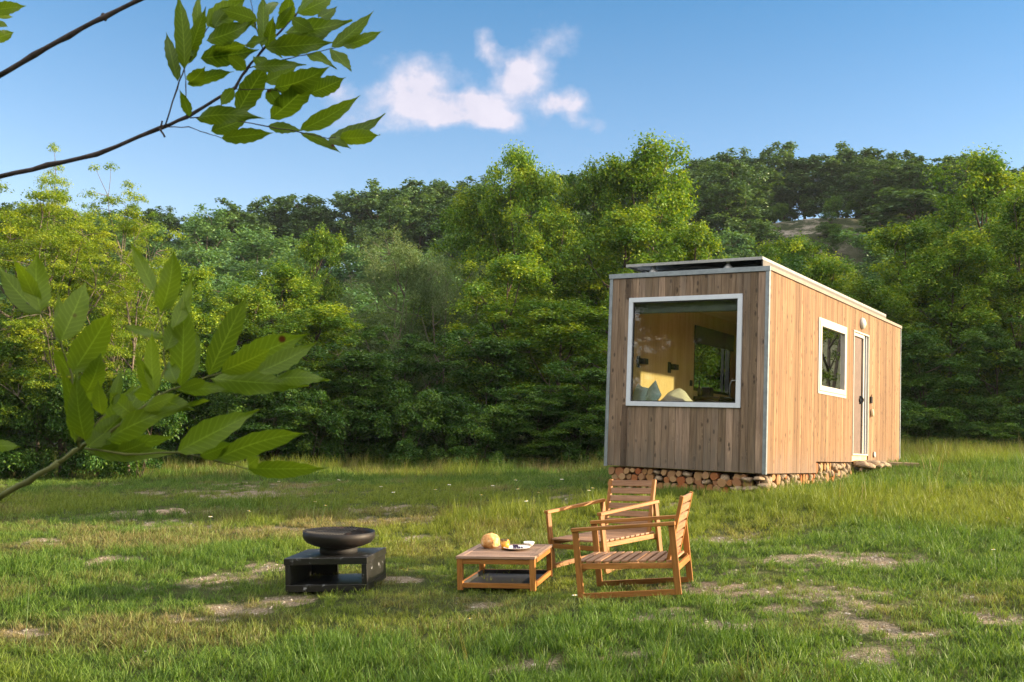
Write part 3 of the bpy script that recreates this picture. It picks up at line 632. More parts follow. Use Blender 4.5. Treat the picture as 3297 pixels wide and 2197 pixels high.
front = [
 ('locust0', 20, 412, 420, 23.5, 'feathery yellow-green locust tree at the far left edge of the meadow', 'locust_tree'),
 ('locust1', 140, 362, 170, 25.5, 'slender airy locust tree rising behind the left branch twig', 'locust_tree'),
 ('locust1', 292, 402, 250, 24.5, 'yellow-green locust tree with an umbrella top against the sky', 'locust_tree'),
 ('locust0', 190, 510, 380, 22.5, 'broad sunlit locust tree in front of the left hand group', 'locust_tree'),
 ('locust1', 330, 560, 220, 22.8, 'small golden-green locust tree at the right end of the locust group', 'locust_tree'),
 ('dark1', 30, 760, 300, 22.5, 'dark bushy tree under the locusts at the left edge', 'tree'),
 ('dark0', 250, 840, 260, 23.5, 'dark low tree behind the lower ash branch', 'tree'),
 ('maple2', 425, 585, 170, 27, 'narrow green tree just right of the locust group', 'tree'),
 ('maple1', 560, 640, 250, 29, 'mid green round tree below the left ridge', 'tree'),
 ('maple0', 650, 605, 240, 31, 'soft green tree below the left ridge with a domed top', 'tree'),
 ('maple2', 735, 500, 130, 34, 'tall thin yellow-green tree rising in front of the left ridge', 'tree'),
 ('dark0', 480, 760, 280, 27, 'shaded spreading tree above the ash branch tip', 'tree'),
 ('maple1', 720, 690, 280, 28.5, 'leafy green tree with layered boughs left of the grey-green tree', 'tree'),
 ('willow', 905, 545, 300, 33, 'grey-green fine leaved tree in the centre gap, left one of two', 'tree'),
 ('willow', 1040, 585, 230, 32, 'grey-green fine leaved tree beside the tall maples, right one of two', 'tree'),
 ('maple1', 1110, 425, 240, 38, 'maple at the left shoulder of the tall group', 'maple_tree'),
 ('maple0', 1195, 340, 230, 37, 'tall maple with an open pointed top left of the tallest crown', 'maple_tree'),
 ('maple1', 1270, 450, 230, 35, 'green maple filling the gap between the two tallest crowns', 'maple_tree'),
 ('maple2', 1370, 352, 190, 37, 'maple crown on the left flank of the tallest tree', 'maple_tree'),
 ('maple0', 1500, 318, 280, 36, 'tallest bright yellow-green maple above the cabin roof', 'maple_tree'),
 ('maple1', 1430, 470, 300, 33, 'broad maple directly behind the solar panels', 'maple_tree'),
 ('maple2', 1600, 490, 190, 34, 'maple sloping down to the right above the cabin roof', 'maple_tree'),
 ('maple0', 1290, 690, 330, 29, 'sunlit yellowish tree left of the cabin window', 'tree'),
 ('maple2', 1170, 560, 240, 31, 'dense green tree below the tall maples', 'tree'),
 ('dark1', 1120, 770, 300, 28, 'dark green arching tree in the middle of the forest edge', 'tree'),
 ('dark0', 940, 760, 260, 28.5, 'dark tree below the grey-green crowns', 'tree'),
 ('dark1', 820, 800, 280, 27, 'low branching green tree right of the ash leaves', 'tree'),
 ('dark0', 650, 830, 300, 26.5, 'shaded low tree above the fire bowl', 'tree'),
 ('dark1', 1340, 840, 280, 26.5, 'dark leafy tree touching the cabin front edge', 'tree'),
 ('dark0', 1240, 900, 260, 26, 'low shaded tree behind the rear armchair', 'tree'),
 ('maple2', 1820, 515, 190, 37, 'bright green tree rising over the middle of the cabin roof', 'tree'),
 ('maple1', 1760, 600, 200, 35, 'round tree behind the cabin roof next to the bare slope', 'tree'),
 ('maple0', 1900, 590, 220, 35, 'leafy tree behind the sloping end of the roof', 'tree'),
 ('maple2', 2080, 480, 250, 33, 'yellow-green tree with a peaked top right of the bare slope', 'maple_tree'),
 ('maple1', 2010, 640, 250, 31, 'green tree over the back corner of the cabin', 'tree'),
 ('maple0', 2250, 350, 280, 38, 'tallest tree of the right hand forest edge', 'maple_tree'),
 ('maple1', 2180, 520, 280, 32, 'sunlit maple in the middle of the right forest edge', 'maple_tree'),
 ('maple0', 2340, 440, 260, 33, 'large maple cut by the right edge of the view', 'maple_tree'),
 ('dark1', 2140, 760, 270, 29, 'dark layered tree just right of the cabin', 'tree'),
 ('dark0', 2290, 740, 280, 30, 'dark spreading tree at the right end of the meadow', 'tree'),
 ('dark0', 2060, 900, 200, 29.5, 'low shaded tree behind the cabin back corner', 'tree'),
]
for (k, px, top, w, dp, lb, nm) in front:
    treepx(k, px, top, w * 1.12, dp, lb, 'tree', FR, nm)
# second row that closes the wall of leaves
for i, px in enumerate(range(-120, 2560, 105)):
    if 340 < px < 1050: top = 700 + 50 * math.sin(i * 2.1)
    else: top = 640 + 60 * math.sin(i * 1.7)
    treepx(['dark0', 'maple1', 'dark1', 'maple0'][i % 4], px, top, 300, 34 + (i * 5) % 6, 'dark tree half hidden in the second row of the forest edge', 'tree', 'second row of forest trees')
for i, px in enumerate(range(-60, 2440, 78)):
    if 1440 < px < 1960: continue
    dp = (22.0 if px < 380 else 25.6 + (i * 7 % 5) * .35) if px < 1500 else 27.5 + (i % 3) * .5
    hz = 963 + px * .0356
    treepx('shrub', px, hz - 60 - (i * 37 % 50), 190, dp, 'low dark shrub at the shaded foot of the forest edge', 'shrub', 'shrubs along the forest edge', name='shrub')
# hillside and ridge woods
hr = np.random.default_rng(5)
def skyline(x, y, g, h, lo=2.6, exact=False):
    """tree height that keeps the crown under (or brings it up to) the skyline of the hill"""
    px = 1176 + 2453 * x / y; top = float(np.interp(px, [-300, 0, 400, 600, 800, 950, 1100, 1600, 1750, 1900, 2050, 2200, 2353, 2700], [470, 480, 495, 480, 452, 436, 430, 384, 356, 350, 374, 362, 392, 400]))
    d = ray(px, top); mx = (EYE[2] + d[2] / d[1] * y - g) * .95
    return max(lo, mx * hr.choice([.72, .85, .97, 1.06, 1.12])) if exact else max(lo, min(h, mx * .97))
for i in range(200):
    y = 47 + 46 * (i + .5) / 200 + hr.uniform(-2, 2); s = hr.uniform(-.56, .56) if i % 2 else hr.uniform(.02, .56)
    if abs(s - .272) < .058 and 50 < y < 90: continue
    x = s * y; rdg = y > 84
    k = ['oak0', 'oak1', 'oak2'][i % 3] if (y > 74 or i % 4 == 0) else ['hill0', 'hill1'][i % 2]
    place_tree(T[k], x, y, skyline(x, y, gz1(x, y), hr.uniform(5.0, 7.5) if y > 74 else hr.uniform(4.2, 6.0)), hr.uniform(5.5, 8.0), 'dark oak on the hillside wood' if k[0] == 'o' else 'soft green tree on the hillside', 'tree', 'trees on the hillside', name='oak_tree' if k[0] == 'o' else 'tree')
for i in range(76):
    x = -54 + i * 1.5 + hr.uniform(-.6, .6); y = 92 + hr.uniform(-2.5, 2.5)
    place_tree(T[['oak0', 'oak1', 'oak2'][i % 3]], x, y, (hh := skyline(x, y, gz1(x, y), 7, 3.2, True)), hh * hr.uniform(.75, 1.1) + .6, 'dark oak standing on the ridge against the sky', 'tree', 'oaks on the ridge', name='oak_tree')
for i in range(20):
    y = hr.uniform(62, 91); s = .275 + hr.uniform(-.065, .065); place_tree(T['shrub'], s * y, y, hr.uniform(.7, 1.7), hr.uniform(1.5, 3.2), 'small scrub bush on the bare slope', 'shrub', 'bushes on the bare slope', name='shrub')
BK = [(-6 + i * 2.2 - 10, -14 + 3 * math.sin(i * 1.3), 10, 8) for i in range(12)] + [(-24 + 1.5 * math.sin(i), -8 + i * 4.5, 10, 8) for i in range(6)]
# trees standing behind and beside the viewpoint (seen in the window, shading the foreground)
for i, (x, y, h, w) in enumerate([(13, 1.6, 7.0, 5), (15.5, -1.5, 8, 6), (-9, -6, 8, 6), (-4, -9, 9, 7), (2, -10, 8, 6), (-13, -1, 8, 6), (-15, 5, 8, 6), (-17, 11, 8, 6), (-8, -12, 10, 7), (-19, 0, 10, 8), (-3, -15, 10, 8), (-22, 8, 10, 8), (18, 28, 9, 6), (22, 27.5, 9, 6), (26, 26.5, 9, 6), (30, 26, 9, 6), (34, 25, 9, 6), (23, 31, 10, 7), (28, 31, 10, 7), (33, 30, 10, 7)] + BK):
    place_tree(T[['maple0', 'maple1', 'locust0', 'dark0'][i % 4] if x < 17 or y < 20 else 'locust0'], x, y, h, w, 'tree standing outside the view around the meadow', 'tree', 'trees around the rest of the meadow')

# ------------------------------------------------------------------ near ash tree with hanging branches
def leafmesh(mb, base, tip, hw, nrm, rr, petiole=.0):
    base = Vector(base); tip = Vector(tip); d = tip - base; L = d.length; d.normalize(); n = Vector(nrm); n = (n - d * n.dot(d)).normalized(); s = d.cross(n)
    N = 12; b = len(mb.v); ti = min(1, max(0, rr.gauss(.5, .2))); cup = rr.uniform(-.12, .2); arch = rr.uniform(-.10, .14); wav = rr.uniform(.0, .05); sk = rr.uniform(-.08, .08)
    for i in range(N + 1):
        t = i / N; w = hw * (math.sin(math.pi * min(1, t ** .8)) ** .8) * (1 - .25 * t) * 1.15 if 0 < t < 1 else 0
        if t > .8: w *= (1 - t) / .2 * .75 + .12
        w *= 1 + (.06 if i % 2 else -.05) + rr.uniform(-.05, .05)
        c = base + d * L * t + n * (arch * L * 4 * t * (1 - t)) + s * sk * L * t * (1 - t) * 4 * .5
        for k in (-1, -.5, 0, .5, 1):
            z = cup * abs(k) * hw * 1.5 + wav * L * math.sin(t * 9 + k * 2) * abs(k)
            mb.v.append(c + s * w * k + n * z)
    for i in range(N):
        for k in range(4):
            a = b + i * 5 + k; u0, u1 = (-1 + k * .5), (-.5 + k * .5)
            mb.face((a, a + 1, a + 6, a + 5), [(u0, i / N), (u1, i / N), (u1, (i + 1) / N), (u0, (i + 1) / N)], ti, True)
def ash_tree():
    rr = random.Random(3); root = empty('ash_tree', (-1.95, 1.5, gz1(-1.95, 1.5)))
    tag(root, 'ash tree close to the viewpoint reaching in with blurred green leaves and bare twigs', 'tree')
    inv = Vector(root.location)
    tk = MB(); pts = [Vector((0, 0, -.2)), Vector((.03, .02, .8)), Vector((-.02, .05, 1.6)), Vector((.05, 0, 2.4)), Vector((0, .05, 3.6))]
    tk.tube(pts, [.075, .062, .055, .046, .03], 10); tk.build('trunk', M['bark'], root)
    def system(conv, depth, stems, leaves, trunkz, lname, RS=.5):
        f = lambda q, dz=0: at(*conv(*q), depth + dz) - inv
        st = MB()
        for (pl, r0, r1, dz) in stems:
            P = [f(q, dz * i / len(pl)) for i, q in enumerate(pl)]; m = len(P)
            # subdivide lightly so that the stem has nodes and wobble
            Q = []; 
            for i in range(m - 1):
                for k in range(3): Q.append(P[i].lerp(P[i + 1], k / 3) + Vector((rr.uniform(-1, 1), 0, rr.uniform(-1, 1))) * .0012)
            Q.append(P[-1]); rad = [(r0 + (r1 - r0) * i / (len(Q) - 1)) * (1.3 if i % 3 == 0 and i else 1) for i in range(len(Q))]
            st.tube(Q, [x * RS for x in rad], 8)
        # reach back to the trunk
        a = f(stems[0][0][0]); st.tube([Vector((0, .02, trunkz)), Vector((0, .02, trunkz)).lerp(a, .5) + Vector((0, 0, .03)), a], [stems[0][1] * 1.8 * RS, stems[0][1] * 1.3 * RS, stems[0][1] * RS], 8)
        so_ = st.build('branch', M['twig'] if lname != 'lower' else M['green_twig'], root)
        if leaves:
            lm = MB()
            for (bx, by, tx, ty, w) in leaves:
                dz0 = rr.uniform(-.03, .03); dz1 = dz0 + rr.uniform(-.045, .045)
                b = f((bx, by), dz0); t_ = f((tx, ty), dz1); view = Vector(-np.array(ray(*conv(bx, by)))).normalized()
                nrm = (view * rr.choice([1, 1, -1]) + Vector((rr.uniform(-.5, .5), rr.uniform(-.3, .3), rr.uniform(.0, .6)))).normalized()
                px = (conv(w, 0)[0] - conv(0, 0)[0]) * depth / 2453
                leafmesh(lm, b, b.lerp(t_, 1.08), px * 1.12, nrm, rr)
            lm.build('leaves', M['leaf_ash'], so_)
    c7 = lambda x, y: (x * .39433, y * .39433)
    c8 = lambda x, y: (x * .40974, 535.3 + y * .40974)
    up = [([(0, 1030), (280, 965), (560, 900), (930, 750), (1090, 680), (1370, 515), (1430, 410), (1530, 290), (1640, 180), (1720, 90), (1800, -20)], .0095, .0022, .06),
          ([(960, 735), (1030, 520), (1080, 390), (1170, 230), (1220, 150)], .0032, .0016, .02), ([(1080, 390), (1045, 260), (1030, 120)], .002, .0012, 0), ([(1085, 680), (1082, 500), (1075, 400)], .002, .0014, 0),
          ([(970, 740), (1100, 740), (1200, 775), (1290, 805)], .002, .0012, 0), ([(1110, 685), (1300, 690), (1550, 735), (1750, 770), (1910, 805), (1960, 800)], .0024, .0012, -.03),
          ([(1430, 400), (1660, 345), (1780, 320), (1920, 285), (1990, 270)], .0022, .0012, .03), ([(1380, 520), (1560, 525), (1680, 540)], .002, .0012, 0), ([(1530, 290), (1480, 110), (1460, 0)], .002, .0012, 0),
          ([(930, 750), (945, 705)], .004, .003, 0), ([(935, 750), (960, 800)], .0045, .003, 0)]
    ul = [(1035,475,972,212,35),(1075,400,1040,-20,45),(1085,380,1150,140,40),(1165,210,1165,-20,25),(1205,155,1425,-10,60),(1200,235,1465,125,50),(1170,340,1485,295,55),(1095,495,1345,425,35),(1100,480,1190,390,40),
          (1105,680,1050,535,25),(1145,690,1510,690,45),(1230,765,1440,690,40),(1290,805,1575,775,40),(1385,655,1550,385,60),(1430,260,1540,235,30),(1530,270,1530,-20,35),(1560,290,1590,105,30),(1550,280,1920,250,50),
          (1475,390,1765,380,30),(1545,480,1720,390,45),(1600,510,1900,395,60),(1575,690,1850,430,60),(1805,545,2000,460,50),(1650,135,1690,-20,40),(1660,190,2025,125,55),(1730,80,1930,-10,45),(1860,100,1960,40,28),
          (1935,275,2165,75,35),(1995,270,2215,185,32),(1930,285,2040,405,35),(1795,320,1952,400,28),(1750,755,2078,568,42),(1915,805,2222,670,45),(1915,805,2035,860,25),(1980,805,2200,790,45),(1560,735,1750,760,30),
          (1750,775,1970,885,22),(1460,100,1490,170,20),(1780,240,1920,190,30),(1500,120,1300,60,42),(1560,200,1640,330,34),(1430,410,1330,330,36),(1700,110,1830,180,38),(1360,515,1290,610,30),(1250,160,1340,40,40),(1480,330,1570,420,34),(1560,520,1640,620,38),(1130,330,1060,200,34),(1740,60,1860,-20,40),(1620,20,1560,110,30),(1110,300,1190,60,38),(1240,330,1430,270,40),(1600,170,1700,40,30),(1590,280,1780,200,34)]
    system(c7, 2.0, up, ul, 2.0, 'upper')
    edge = [([(-120, 120), (-40, 110), (-20, 140)], .003, .002, 0)]
    system(c7, 2.1, edge, [(-40,60,140,38,35),(-20,90,70,100,15),(-30,130,40,155,18),(-40,230,75,190,30)], 2.5, 'edge')
    bare_t = [([(-10, 445), (200, 325), (400, 210), (610, 95), (830, -10), (1000, -100)], .0100, .0075, 0), ([(600, 100), (598, 80)], .008, .005, 0), ([(605, 100), (618, 118)], .008, .005, 0)]
    system(c7, 1.9, bare_t, [], 2.2, 'bare')
    lo = [([(-20, 1490), (160, 1390), (330, 1285)], .0075, .0062, 0), ([(330, 1285), (420, 1225), (470, 1195), (600, 1130), (760, 1010), (870, 920), (1010, 865), (1170, 805), (1300, 760)], .0056, .0012, .04),
          ([(440, 1200), (430, 1000), (405, 800), (335, 610), (290, 540), (230, 455), (150, 390)], .0032, .0012, .03), ([(870, 915), (925, 760), (915, 570), (880, 400), (860, 330)], .0025, .0012, .03),
          ([(480, 1215), (700, 1240), (1000, 1235), (1210, 1275), (1390, 1325)], .0028, .0013, -.03), ([(430, 1180), (590, 1020)], .003, .0015, 0)]
    ll = [(230,450,0,195,55),(225,440,80,160,35),(230,440,212,125,60),(330,600,325,340,28),(340,605,475,290,65),(410,780,610,460,75),(410,770,440,560,45),(420,1180,340,775,35),(480,1170,430,810,60),(480,900,560,690,55),
          (570,1020,550,840,35),(635,970,680,770,25),(590,1170,745,870,75),(870,330,735,60,35),(905,440,965,110,55),(905,420,880,290,30),(970,540,1075,230,35),(915,590,700,520,25),(930,660,1000,440,40),(865,900,850,570,42),
          (855,910,770,680,30),(1015,860,1030,390,60),(1050,830,1100,560,40),(990,840,950,730,40),(1170,800,1380,370,60),(1300,755,1700,580,70),(1440,785,1750,630,50),(1540,820,1830,825,38),(1180,815,1690,850,60),
          (1010,885,1340,885,30),(850,920,750,900,40),(800,985,985,910,35),(600,1160,1110,950,55),(600,1180,960,1140,40),(480,1215,990,1230,45),(1000,1225,1425,1010,70),(1215,1270,1690,1130,65),(1390,1320,1810,1315,50),
          (1390,1310,1450,1260,30),(490,1200,620,1100,50),(440,1000,500,780,45),(1150,830,1000,880,30),(700,1080,820,860,55),(760,1030,620,900,50),(400,800,300,660,40),(1240,780,1500,660,55),(660,1230,820,1170,45),(900,940,1080,990,45),(520,1190,700,1010,55),(1120,1250,1290,1180,40)]
    system(c8, 1.35, lo, ll, 1.1, 'lower')
    system(c8, 1.3, [([(-140, 1240), (-60, 1205)], .003, .002, 0)], [(-60,1200,105,1200,28)], .9, 'small')
ash_tree()

# ------------------------------------------------------------------ cabin
CW, CL, CH = 2.5, 7.63, 2.895
cab = empty('cabin', (1.4705, 16.1713, 1.2096), math.atan2(-.54817, .83637))
tag(cab, 'timber clad box cabin with big front window standing on stacked logs and stones', 'cabin')
CR = np.array([[.83637, .54817, 0], [-.54817, .83637, 0], [0, 0, 1.]])   # columns: u,v,w
WX0, WX1, WZ0, WZ1 = .335, 2.122, .897, 2.517
SY0, SY1, SZ0, SZ1 = 2.294, 3.835, 1.243, 2.446
DY0, DY1, DZ0, DZ1 = 4.268, 5.252, .295, 2.459
LY0, LY1, LZ0, LZ1 = 2.95, 4.65, 1.30, 2.36       # window in the far side wall
def cabin():
    # structural shell lined with ply
    sh = MB(); t0 = .03; wt = .12
    def wall_u(u0, u1, v0, v1, w0, w1, holes, mb):
        """wall slab lying in the v-w plane with rectangular holes"""
        vs = sorted({v0, v1, *[h[0] for h in holes], *[h[1] for h in holes]})
        for a, b in zip(vs, vs[1:]):
            hs = sorted([h for h in holes if h[0] <= a and h[1] >= b], key=lambda h: h[2]); z = w0
            for h in hs: mb.box((u0, a, z), (u1, b, h[2]), 2, .5); z = h[3]
            mb.box((u0, a, z), (u1, b, w1), 2, .5)
    wall_u(CW - wt, CW - .024, .12, CL - .1, .18, CH - .1, [(SY0 + .03, SY1 - .03, SZ0 + .03, SZ1 - .03), (DY0 + .03, DY1 - .03, DZ0 + .02, DZ1 - .03)], sh)
    wall_u(.024, wt, .12, CL - .1, .05, CH - .1, [(LY0, LY1, LZ0, LZ1)], sh)
    for (a, b, c, d) in ((.03, WX0 + .02, .05, CH - .1), (WX1 - .02, CW - .03, .05, CH - .1), (WX0 + .02, WX1 - .02, .05, WZ0 + .02), (WX0 + .02, WX1 - .02, WZ1 - .02, CH - .1)):
        sh.box((a, .024, c), (b, .118, d), 2, .5)
    sh.box((.03, CL - .1, .05), (CW - .03, CL - .024, CH - .1), 2, .5)
    sh.build('wall', M['ply'], cab)
    fl = MB(); fl.box((.03, .03, -.005), (CW - .16, CL - .03, .045), 1, .5); fl.build('floor', M['ply'], cab)
    ce = MB(); ce.box((.121, .119, CH - .205), (CW - .121, CL - .101, CH - .15), 1, .5); ce.build('ceiling', M['ply'], cab)
    # cladding boards: front
    f = MB(); bw = .1115; gap = .0035; n = int((CW - .09) / bw) + 1; bw = (CW - .09) / n
    for i in range(n):
        a = .045 + i * bw; b = a + bw - gap; dv = random.uniform(-.002, .002)
        segs = [(.0, CH - .075)]
        if b > WX0 + .02 and a < WX1 - .02: segs = [(.0, WZ0 + .02), (WZ1 - .02, CH - .075)]
        for (z0, z1) in segs:
            if len(segs) == 2 and a < WX0 + .02:
                f.box((a, dv, z0), (WX0 + .02, .022, z1), 2)
            f.box((a, dv, z0), (b, .022, z1), 2)
            if len(segs) == 2: pass
        if len(segs) == 2 and a < WX0 + .0: f.box((a, dv, 0), (min(b, WX0 + .03), .0215, CH - .075), 2)
        if len(segs) == 2 and b > WX1 - .0: f.box((max(a, WX1 - .03), dv, 0), (b, .0215, CH - .075), 2)
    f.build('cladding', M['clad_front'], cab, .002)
    s = MB(); v = .04
    edges = []; 
    while v < CL - .06:
        w = random.choice([.09, .115, .13, .07, .115]); edges.append((v, min(v + w, CL - .02))); v += w
    for (a, b) in edges:
        b2 = b - .003; du = random.uniform(-.002, .002)
        z0 = .0 if b < 2.30 else (.175 if b < DY0 + .01 else .10)
        segs = [(z0, CH - .06)]
        m = (a + b) / 2
        if SY0 < m < SY1: segs = [(z0, SZ0 + .02), (SZ1 - .02, CH - .06)]
        if DY0 < m < DY1: segs = [(DZ1 - .02, CH - .06)]
        for (q0, q1) in segs: s.box((CW - .022, a, q0), (CW + du, b2, q1), 2)
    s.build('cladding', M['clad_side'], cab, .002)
    l = MB(); v = .04
    while v < CL - .1:
        for (z0, z1) in ([(.0, LZ0), (LZ1, CH - .06)] if LY0 - .06 < v < LY1 else [(0, CH - .06)]): l.box((0, v, z0), (.022, v + .11, z1), 2)
        v += .115
    l.build('cladding', M['clad_front'], cab)
    b = MB(); u = .04
    while u < CW - .1: b.box((u, CL - .022, 0), (u + .11, CL, CH - .06), 2); u += .115
    b.build('cladding', M['clad_front'], cab)
    # metal trims
    t = MB()
    t.box((CW - .045, -.012, -.012), (CW + .008, -.002, CH - .07), 2); t.box((CW - .002, -.012, -.012), (CW + .010, .042, CH - .058), 2)
    t.box((-.008, -.012, -.012), (.045, -.002, CH - .07), 2); t.box((-.010, -.012, -.012), (.0, .042, CH - .058), 2)
    t.box((CW + .001, CL - .035, .0), (CW + .010, CL + .012, CH - .058), 2)
    t.build('corner_trim', M['trim'], cab, .0015)
    r = MB(); r.box((-.02, -.022, CH - .07), (CW + .02, .02, CH), 0); r.build('roof_trim', M['trim'], cab, .002)
    r = MB(); r.box((CW - .02, .021, CH - .055), (CW + .022, CL + .02, CH), 1); r.box((-.02, .021, CH - .055), (.02, CL + .02, CH), 1); r.box((-.02, CL + .0, CH - .055), (CW + .02, CL + .03, CH - .001), 0); r.build('roof_trim', simple('pale_roof_trim', (.24, .19, .145), .5), cab, .002)
    r = MB(); r.box((2.381, .03, CH - .011), (2.398, 6.88, 2.994), 1); r.build('roof_flashing', simple('pale_flashing', (.10, .085, .07), .5), cab)
    r = MB(); r.box((0.02, .02, CH - .03), (CW - .02, CL, CH - .012), 1); r.build('roof', M['trim'], cab)
    # solar array
    for i in range(4):
        v0 = .02 + i * 1.72; p = MB(); p.box((.27, v0, 3.005), (2.38, v0 + 1.70, 3.03), 1); po = p.build('solar_panel', M['solar'], cab)
        q = MB(); q.box((.25, v0 - .018, 2.995), (2.40, v0 + .0, 3.037), 0); q.box((.25, v0 + 1.70, 2.995), (2.40, v0 + 1.718 - .02, 3.037), 0)
        q.box((.25, v0, 2.995), (.272, v0 + 1.70, 3.037), 1); q.box((2.378, v0, 2.995), (2.40, v0 + 1.70, 3.037), 1); q.build('frame', M['alu'], po, .002)
        for u in (.68, 1.86):
            k = MB(); k.tube([(u, v0 + .06, CH - .012), (u, v0 + .05, CH + .07)], [.10, .025], 10); k.tube([(u, v0 + .05, CH + .03), (u, v0 + .05, 3.0)], [.012, .012], 8); k.tube([(u, v0 + .05, 2.98), (u, v0 + .05, 3.004)], [.03, .03], 8); k.build('bracket', M['alu'], cab)
    cb = MB()
    for k in range(6):
        u = .5; pts = []
        while u < 2.3: pts.append((u, .10 + .05 * k + random.uniform(-.04, .04), CH + .012 + random.uniform(0, .05))); u += .22
        cb.tube(pts, .007, 6)
    cb.build('cables', M['dark'], cab)
    # front window
    def frame(mb, a0, a1, b0, b1, w, lo, hi, plane, pos=1):
        for (x0, x1, y0, y1, ax) in ((a0, a1, b1 - w, b1, 0), (a0, a1, b0, b0 + w, 0), (a0, a0 + w, b0 + w, b1 - w, 2), (a1 - w, a1, b0 + w, b1 - w, 2)):
            if plane == 'v': mb.box((x0, lo, y0), (x1, hi, y1), ax)
            else: mb.box((lo, x0, y0), (hi, x1, y1), 1 if ax == 0 else 2)
    fw = MB(); frame(fw, WX0, WX1, WZ0, WZ1, .068, -.028, .03, 'v'); wf = fw.build('window_frame', M['white_frame'], cab, .003)
    g = MB(); frame(g, WX0 + .068, WX1 - .068, WZ0 + .068, WZ1 - .068, .014, -.004, .03, 'v'); g.build('seal', M['dark'], wf)
    g = MB(); g.box((WX0 + .08, .008, WZ0 + .08), (WX1 - .08, .012, WZ1 - .08), 2); g.build('window_pane', M['glass'], cab)
    rl = MB(); rv = MB(); frame(rv, WX0 + .021, WX1 - .021, WZ0 + .021, WZ1 - .021, .012, .031, .118, 'v'); rv.build('window_reveal', M['dark'], wf)
    rl.box((WX0 - .05, .13, WZ1 - .22), (WX1 + .05, .2, WZ1 + .06), 0); rl.build('roller_blind', M['header'], cab, .01)
    # side window
    q = MB(); frame(q, SY0, SY1, SZ0, SZ1, .045, CW - .03, CW + .012, 'u'); sf = q.build('window_frame', M['cream_frame'], cab, .002)
    q = MB(); frame(q, SY0 + .05, SY1 - .05, SZ0 + .05, SZ1 - .05, .08, CW - .03, CW + .022, 'u'); q.build('sash', M['cream_frame'], sf, .004)
    q = MB(); frame(q, SY0 + .044, SY1 - .044, SZ0 + .044, SZ1 - .044, .007, CW - .03, CW - .004, 'u'); q.build('seal', M['dark'], sf)
    q = MB(); q.box((CW - .022, SY0 + .128, SZ0 + .128), (CW - .018, SY1 - .128, SZ1 - .128), 2); q.build('window_pane', M['glass2'], cab)
    # door: taupe leaf with round handle, black sheet for the shaded gap, pale jamb
    q = MB(); frame(q, DY0, DY1, DZ0, DZ1, .028, CW - .04, CW + .012, 'u'); q.build('door_frame', M['cream_frame'], cab, .002)
    q = MB(); q.box((CW - .03, DY1 - .30, DZ0 + .036), (CW - .008, DY1 - .24, DZ1 - .036), 2); q.box((CW - .04, DY0 + .03, DZ1 - .09), (CW - .008, DY1 - .301, DZ1 - .036), 1); lf = q.build('door', M['cream_frame'], cab, .002)
    q = MB(); q.box((CW - .055, DY0 + .03, DZ0 + .03), (CW - .041, DY1 - .25, DZ1 - .05), 2); q.build('door_panel', M['door'], lf)
    q = MB(); q.box((CW - .055, DY1 - .249, DZ0 + .03), (CW - .035, DY1 - .03, DZ1 - .03), 2); q.build('door_gap_shade', M['dark'], cab)  # black sheet standing in for the shade inside the door gap
    q = MB(); q.box((CW - .034, DY1 - .105, DZ0 + .036), (CW - .016, DY1 - .08, DZ1 - .036), 2); q.build('sliding_leaf_edge', M['white_frame'], cab)
    q = MB(); q.tube([(CW - .042, DY1 - .40, 1.27), (CW - .03, DY1 - .42, 1.27)], [.075, .07], 20); q.tube([(CW - .034, DY1 - .42, 1.27), (CW - .015, DY1 - .42, 1.27)], [.03, .03], 14); q.build('door_handle', M['black'], lf)
    # wall lamp over the door, key box, vent
    q = MB(); q.tube([(CW + .002, 4.76, 2.62), (CW + .02, 4.76, 2.62), (CW + .05, 4.76, 2.62), (CW + .075, 4.76, 2.62)], [.105, .105, .09, .04], 20); q.build('wall_lamp', M['cream_frame'], cab)
    q = MB(); q.box((CW + .003, 5.36, 1.24), (CW + .035, 5.44, 1.36), 2); q.tube([(CW + .02, 5.40, 1.37), (CW + .03, 5.40, 1.40), (CW + .02, 5.42, 1.36)], .006, 6); q.build('key_box', M['black'], cab, .004)
    q = MB(); q.tube([(CW + .012, 5.66, .32), (CW + .03, 5.66, .32)], [.055, .05], 16); q.build('vent', M['cream_frame'], cab)
    q = MB(); frame(q, LY0, LY1, LZ0, LZ1, .05, .03, .11, 'u'); q.box((.05, 4.35, LZ0 + .05), (.1, 4.39, LZ1 - .05), 2); q.build('window_frame', M['black'], cab)
    q = MB(); q.box((.135, LY0 - .05, LZ1 - .22), (.16, LY1 + .05, LZ1 + .08), 2); q.build('roller_blind', M['blind'], cab)
cabin()
